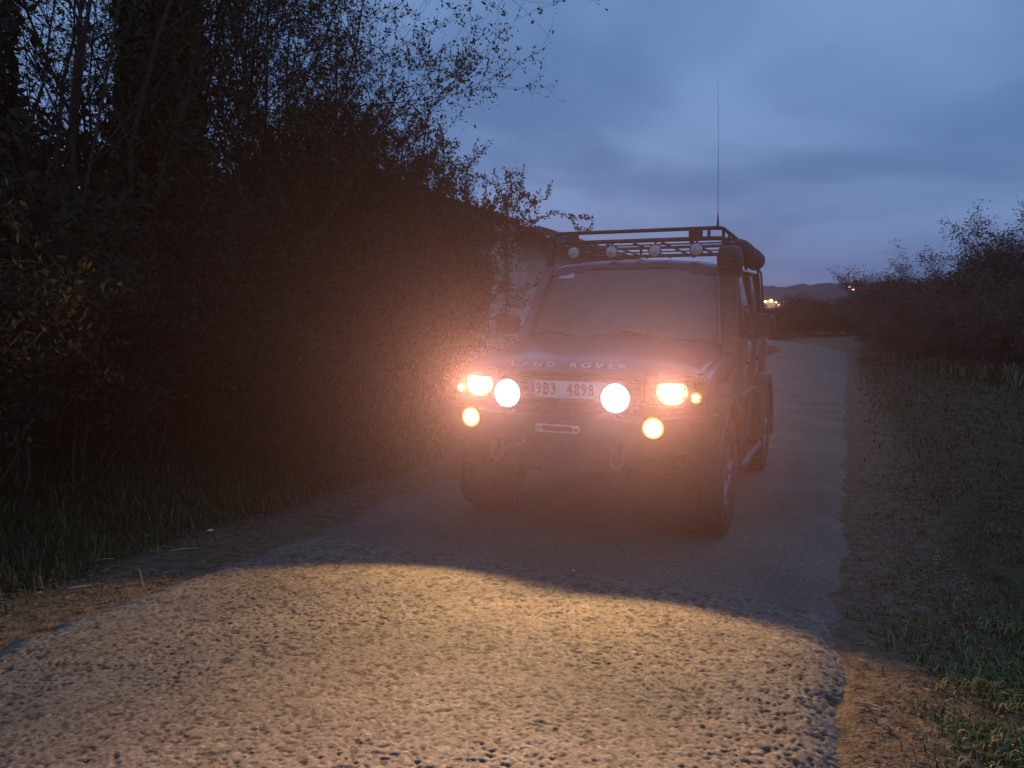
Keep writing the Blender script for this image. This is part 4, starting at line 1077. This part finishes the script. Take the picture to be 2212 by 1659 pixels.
# snorkel up the windscreen pillar
mb = MB()
def rs(c, w, d): return [(c[0]+a*w/2, c[1]+b_*d/2, c[2]) for a, b_ in ((-1, -0.6), (-0.6, -1), (0.6, -1), (1, -0.6), (1, 0.6), (0.6, 1), (-0.6, 1), (-1, 0.6))]
mb.loft([rs((0.86, 0.98, 1.02), 0.06, 0.28), rs((0.885, 1.03, 1.12), 0.09, 0.26), rs((0.875, 1.16, 1.24), 0.11, 0.20), rs((0.85, 1.28, 1.33), 0.12, 0.13), rs((0.815, 1.42, 1.55), 0.125, 0.12), rs((0.79, 1.56, 1.80), 0.12, 0.12), rs((0.79, 1.60, 1.88), 0.11, 0.11)])
sn = P_(mb, 'snorkel', M_black, None, 50)
mb = MB(); mb.loft([rs((0.79, 1.58, 1.765), 0.13, 0.14), rs((0.79, 1.57, 1.82), 0.17, 0.21), rs((0.79, 1.56, 1.92), 0.18, 0.23), rs((0.79, 1.58, 1.985), 0.16, 0.20), rs((0.79, 1.61, 2.01), 0.10, 0.13)])
mb.build('intake_head', M_black, sn, 50)
for k in range(4):
    mb = MB(); mb.box(0.730, 0.850, 1.438, 1.450, 1.832+k*0.030, 1.844+k*0.030, 0.002); mb.build('intake_slat', M_blackmetal, sn)

# roof rack --------------------------------------------------------------
rack = empty('roof_rack', (0, 0, 0)); rack.parent = car
ZT, ZL, RY0, RY1, RW = 2.165, 2.085, 1.72, 3.14, 0.70
def loop(z, r, hw=RW, y0=RY0, y1=RY1, c=0.07):
    pts = []
    for cx_, cy_, a0 in ((hw-c, y1-c, 0), (-hw+c, y1-c, 90), (-hw+c, y0+c, 180), (hw-c, y0+c, 270)):
        pts += [(cx_+c*math.cos(math.radians(a0+t)), cy_+c*math.sin(math.radians(a0+t)), z) for t in (0, 22, 45, 68, 90)]
    return pts
for z, r in ((ZT, 0.0155), (ZL, 0.0175)):
    mb = MB(); mb.tube(loop(z, r), r, 8, closed=True); P_(mb, 'rail', M_blackmetal, rack, 50)
for x, y in [(sx_*RW, yy) for sx_ in (-1, 1) for yy in (1.80, 2.12, 2.46, 2.80, 3.06)] + [(0.60, RY0), (-0.3, RY1), (0.3, RY1)]:
    mb = MB(); mb.tube([(x, y, ZL), (x, y, ZT)], 0.013, 6); P_(mb, 'post', M_blackmetal, rack, 50)
for x in (-0.525, 0.50):
    mb = MB(); mb.box(x-0.055, x+0.055, RY0-0.02, RY0-0.014, ZL-0.02, ZT+0.012, 0.002); P_(mb, 'mounting_plate', M_blackmetal, rack)
for k in range(4):
    yy = 1.98+k*0.32
    mb = MB(); mb.box(-RW+0.01, RW-0.01, yy-0.018, yy+0.018, ZL-0.014, ZL-0.004, 0.002); P_(mb, 'slat', M_blackmetal, rack)
for x in (-0.46, -0.23, 0.0, 0.23, 0.46):
    mb = MB(); mb.box(x-0.014, x+0.014, RY0+0.02, RY1-0.02, ZL-0.027, ZL-0.016, 0.002); P_(mb, 'bearer', M_blackmetal, rack)
for s in (-1, 1):
    for yy in (1.80, 2.36, 3.02):
        mb = MB(); mb.box(s*0.742-0.035, s*0.742+0.035, yy-0.035, yy+0.035, 1.872, 1.90, 0.004); beam(mb, (s*0.742, yy, 1.89), (s*0.70, yy, ZL), 0.02, 0.055); P_(mb, 'foot', M_blackmetal, rack)
    # deflector bar from the rack to the screen corner
    mb = MB(); beam(mb, (s*0.72, 1.72, ZL), (s*0.745, 1.70, 1.86), 0.045, 0.02); P_(mb, 'front_stay', M_blackmetal, rack)
for x in (-0.51, -0.18, 0.18, 0.51):
    e_ = MB(); e_.lathe([(0.001, 0.055), (0.03, 0.052), (0.045, 0.02), (0.052, 0.0), (0.055, -0.006), (0.048, -0.008)], (x, 1.695, 2.0), 'y', 24)
    e_.tube([(x, 1.71, 2.05), (x, 1.72, ZL)], 0.010, 6)
    lp = P_(e_, 'rack_lamp', M_blackmetal, rack, 50)
M_lampface = mat('rack_lamp_face', (0.42, 0.42, 0.38), 0.3, 0.4, (0.75, 0.75, 0.70), 90, lo=0.4, hi=0.6)
for x in (-0.51, -0.18, 0.18, 0.51):
    mb = MB(); mb.lathe([(0.001, -0.012), (0.025, -0.0105), (0.048, -0.005)], (x, 1.695, 2.0), 'y', 24); P_(mb, 'rack_lamp_face', M_lampface, rack, 60)
# rolled awning in its bag beside the rack
mb = MB(); mb.lathe([(0.001, 0), (0.06, 0.0), (0.082, 0.03), (0.086, 0.3), (0.084, 0.6), (0.087, 0.9), (0.085, 1.15), (0.07, 1.19), (0.001, 1.19)], (0.84, 1.62, 1.985), 'y', 20)
aw = P_(mb, 'rolled_awning', M_cloth, None, 50)
for yy in (1.85, 2.35, 2.72):
    mb = MB(); mb.lathe([(0.089, -0.02), (0.0905, -0.018), (0.0905, 0.018), (0.089, 0.02)], (0.84, yy, 1.985), 'y', 20); mb.build('strap', M_black, aw, 50)
for yy in (1.8, 2.6):
    mb = MB(); mb.tube([(0.70, yy, ZL), (0.80, yy, ZL-0.01), (0.83, yy, 2.06)], 0.014, 6); P_(mb, 'awning_bracket', M_blackmetal, None, 50)
# ladder on the rear quarter
mb = MB()
for yy in (3.42, 3.72): mb.tube([(0.865, yy, 1.30), (0.83, yy, 1.62), (0.80, yy, 1.93), (0.76, yy, 2.0)], 0.012, 6)
for k in range(5): mb.tube([(0.862-0.02*k, 3.42, 1.36+k*0.13), (0.862-0.02*k, 3.72, 1.36+k*0.13)], 0.011, 6)
P_(mb, 'side_ladder', M_blackmetal, None, 50)
# whip antenna
mb = MB(); mb.tube([(0.665, RY0+0.01, ZT), (0.665, RY0+0.01, ZT+0.05), (0.662, RY0+0.01, ZT+0.12), (0.650, RY0+0.02, 2.75), (0.630, RY0+0.03, 3.30)], [0.010, 0.009, 0.0026, 0.0014, 0.0009], 6)
P_(mb, 'whip_antenna', M_blackmetal, None, 50)

# ------------------------------------------------------------------ grass on both verges
def grass(name, x0, x1, y0, y1, n, hgt, seed, label, dens, green, bright=1.0):
    rg = np.random.default_rng(seed)
    x = x0+(x1-x0)*rg.random(n); y = y0+(y1-y0)*rg.random(n)
    k = rg.random(n) < dens(x, y); x, y = x[k], y[k]; n = len(x)
    z = terr(x, y)-0.01
    a = rg.random(n)*2*PI; lean = 0.35+1.1*rg.random(n)
    h = hgt*(0.35+0.9*rg.random(n)**1.5)*(0.5+fnoise(x*1.2, y*1.2, seed+3))
    far = np.clip(np.hypot(x, y)/5.0, 1, 4)
    wd = 0.0034*far*(0.7+0.6*rg.random(n))
    d = np.stack([np.cos(a), np.sin(a), 0*a], -1); e_ = np.stack([-np.sin(a), np.cos(a), 0*a], -1)
    b0 = np.stack([x, y, z], -1)
    up = np.array([0, 0, 1.0])
    m = b0 + up*(h*0.6)[:, None] + d*(h*0.22*lean)[:, None]
    t = b0 + up*(h*np.clip(1.05-0.45*lean, 0.3, 1))[:, None] + d*(h*0.75*lean)[:, None]
    V = np.stack([b0-e_*wd[:, None], b0+e_*wd[:, None], m+e_*(wd*0.8)[:, None], m-e_*(wd*0.8)[:, None], t], 1).reshape(-1, 3)
    i = (np.arange(n)*5)[:, None]
    me = mesh_np(name, V, [i+np.array([[0, 1, 2, 3]]), i+np.array([[3, 2, 4]])])
    g = rg.random(n); dry = (rg.random(n) < 0.28+0.25*(1-green))
    base = np.array([0.036, 0.058, 0.012])*(0.5+0.9*g)[:, None]*green + np.array([0.055, 0.046, 0.022])*(1-green)
    base *= bright
    base[dry] = bright*np.array([0.13, 0.095, 0.048])*(0.5+0.8*g[dry])[:, None]
    colv = np.repeat(np.concatenate([base, np.ones((n, 1))], 1), 5, 0).astype(np.float32)
    at_ = me.color_attributes.new('tint', 'FLOAT_COLOR', 'POINT'); at_.data.foreach_set('color', colv.ravel())
    o = link(name, me, M_grass)
    return tag(o, label, None, None, 'stuff')
M_grass = attr_mat('grass_blades', 'tint', 0.65, 0.25)
def dR(x, y):
    d = x-RR
    return sstep(0.14, 0.40, d+0.8*(fnoise(x*2.4, y*2.4, 61)-0.47))*0.95*(0.35+0.65*sstep(0.36, 0.52, fnoise(x*3.1, y*3.1, 66))) + 0.03
def dL(x, y):
    d = RL-x
    return sstep(0.45, 0.8, d+0.7*(fnoise(x*1.8, y*1.8, 62)-0.47)) + 0.02
grass('grass', 0.05, 4.0, 2.0, 10.0, 90000, 0.055, 71, 'short ragged grass on the right verge', lambda x, y: dR(x, y)*sstep(10.0, 5.5, y), 0.75, 1.5)
grass('grass_tufts', 0.16, 1.7, 2.3, 4.3, 26000, 0.085, 77, 'yellowish green grass tufts at the near end of the right verge', lambda x, y: sstep(0.10, 0.5, x-RR+0.5*(fnoise(x*3, y*3, 78)-0.47))*sstep(0.40, 0.54, fnoise(x*4.2, y*4.2, 79)), 1.0, 2.4)
grass('grass', -7.0, -3.45, 2.0, 10.0, 65000, 0.13, 72, 'rough grass on the left bank under the shrubs', dL, 1.0, 1.2)
grass('grass', 0.05, 9.0, 6.0, 40.0, 44000, 0.09, 73, 'long dull grass on the right verge towards the hedge', lambda x, y: sstep(0.1, 0.7, x-RR-road_shift(y))*sstep(5.5, 10.0, y), 0.35)
grass('grass', -9.0, -3.4, 9.0, 45.0, 12000, 0.24, 74, 'grass along the left verge beyond the car', lambda x, y: sstep(0.0, 0.5, RL+road_shift(y)-x), 0.6)

grass('dry_grass', 1.0, 5.5, 17.0, 42.0, 26000, 0.55, 75, 'pale dry grass along the foot of the right hedge', lambda x, y: np.exp(-((x-(3.7-(y-21.6)*0.155))/0.35)**2)*sstep(0.40, 0.55, fnoise(x*0.7, y*0.4, 76)), 0.0, 2.0)

# ------------------------------------------------------------------ litter on the dirt strips: straws, stones, leaves
M_straw = mat('dry_straw', (0.36, 0.25, 0.14), 0.8, col2=(0.46, 0.34, 0.21), scale=40)
M_stone = mat('pale_stone', (0.42, 0.39, 0.35), 0.85, col2=(0.58, 0.55, 0.5), scale=60)
M_grit = mat('road_grit', (0.20, 0.17, 0.14), 0.9, col2=(0.44, 0.40, 0.35), scale=35, lo=0.4, hi=0.62)
M_paper = mat('white_scrap', (0.78, 0.78, 0.76), 0.7)
M_deadleaf = mat('dead_leaf', (0.16, 0.085, 0.04), 0.85, col2=(0.28, 0.17, 0.09), scale=30)
for x, y, L, a, lab in ((-3.71, 2.76, 0.11, 0.5, 'dry stalk lying nearest the camera on the left dirt strip'), (-3.74, 3.50, 0.17, 0.35, 'longest dry stalk on the left dirt strip beside the lane edge'),
                        (-4.0, 3.14, 0.10, 0.45, 'dry stalk at the edge of the left grass'), (-4.20, 3.62, 0.06, -0.6, 'short dry stalk in the left grass'),
                        (0.13, 3.12, 0.10, -0.6, 'pale dry stalk lying on the right dirt strip')):
    zz = float(terr(x, y))+0.022
    mb = MB(); c_, s_ = math.cos(a+YAW), math.sin(a+YAW)
    mb.tube([(-L/2*c_, -L/2*s_, 0.001), (0, 0, 0.005), (L/2*c_, L/2*s_, 0.002)], [0.003, 0.0042, 0.0025], 6)
    o = mb.build('dry_stalk', M_straw, None, 50); o.location = (x, y, zz); tag(o, lab, 'stalk', 'dry stalks on the dirt')
def stone(name, x, y, s, m, lab, cat, flat=0.55, dz=0.0, group=None):
    b = bmesh.new(); bmesh.ops.create_icosphere(b, subdivisions=1, radius=1)
    r = random.Random(int(abs(x*1000+y*77)))
    for v in b.verts: v.co = v.co*r.uniform(0.75, 1.15); v.co.z *= flat; v.co *= s
    mb = MB(); mb._add(b); o = mb.build(name, m, None, None); o.location = (x, y, dz); tag(o, lab, cat, group)
stone('paper_scrap', -3.94, 3.91, 0.024, M_paper, 'small white scrap at the edge of the left grass', 'scrap', 0.35, float(terr(-3.94, 3.91))+0.025)
stone('pale_pebble', -1.37, 4.05, 0.010, M_stone, 'small pale pebble on the road in the shadow in front of the car', 'pebble', 0.6, 0.058)
# loose grit and dead leaves: far too many to count
rg = np.random.default_rng(91)
def scatter(name, n, area, size, m, label, seed, flat, zf):
    rg = np.random.default_rng(seed); x, y = area(rg, n); n = len(x)
    ico = np.array([(0, 0, 1), (1, 0, 0.1), (0.3, 0.95, 0), (-0.8, 0.6, 0.1), (-0.8, -0.6, 0), (0.3, -0.95, 0.1)])
    tri = np.array([(0, 1, 2), (0, 2, 3), (0, 3, 4), (0, 4, 5), (0, 5, 1)])
    s = size*(0.4+rg.random(n)**2*1.4); a = rg.random(n)*2*PI
    ic = ico[None]*(0.75+0.5*rg.random((n, 6, 1)))
    ic[:, :, 2] *= flat
    c_, s_ = np.cos(a)[:, None], np.sin(a)[:, None]
    v = np.stack([ic[..., 0]*c_-ic[..., 1]*s_, (ic[..., 0]*s_+ic[..., 1]*c_)*0.75, ic[..., 2]], -1)*s[:, None, None]
    v += np.stack([x, y, zf(x, y)], -1)[:, None]
    F = (np.arange(n)*6)[:, None, None]+tri[None]
    o = link(name, mesh_np(name, v.reshape(-1, 3), [F.reshape(-1, 3)]), m); tag(o, label, None, None, 'stuff')
scatter('road_grit', 1300, lambda r, n: (RL+0.05+(RR-RL-0.1)*r.random(n), 1.4+4.0*r.random(n)), 0.0042, M_grit, 'loose pale grit lying on the lane', 92, 0.6, lambda x, y: road_profile(x, y)[0]+0.002)
def strips(r, n):
    left = r.random(n) < 0.55
    x = np.where(left, RL-0.75*r.random(n), RR+0.05+0.6*r.random(n)); return x, 1.6+5.0*r.random(n)
scatter('dirt_crumbs', 5200, strips, 0.009, mat('soil_crumb', (0.11, 0.075, 0.045), 0.95, col2=(0.20, 0.145, 0.095), scale=40), 'crumbs of soil and small stones along both lane edges', 93, 0.6, lambda x, y: terr(x, y)+0.006)
n = 900
x, y = strips(rg, n); c = np.stack([x, y, terr(x, y)+0.02], -1)
V, F = leaves_np(c, 0.032, rg, 0.5, -0.2)
V[:, 2] = np.maximum(np.repeat(c[:, 2], 4)-0.01, np.repeat(c[:, 2], 4) + (V[:, 2]-np.repeat(c[:, 2], 4))*0.3)
tag(link('leaf_litter', mesh_np('leaf_litter', V, [F]), M_deadleaf), 'dead leaves and straw bits strewn on the dirt strips', None, None, 'stuff')

# ------------------------------------------------------------------ haze, tinted pink and added to give the lens glare round the lamps
mb = MB(); mb.box(-1500, 1500, -1500, 1500, -3, 56)
hm = bpy.data.materials.new('glare_haze'); hm.use_nodes = True
t = hm.node_tree; t.nodes.clear()
o_ = t.nodes.new('ShaderNodeOutputMaterial'); pv = t.nodes.new('ShaderNodeVolumePrincipled')
hm.cycles.volume_sampling = 'EQUIANGULAR'; hm.cycles.homogeneous_volume = True
pv.inputs['Color'].default_value = HAZE_COLOR; pv.inputs['Density'].default_value = HAZE_DENSITY; pv.inputs['Anisotropy'].default_value = HAZE_G
t.links.new(pv.outputs[0], o_.inputs['Volume'])
hzo = mb.build('haze', hm); tag(hzo, 'thin evening haze over the lane, tinted to stand in for lens glare', None, None, 'stuff')
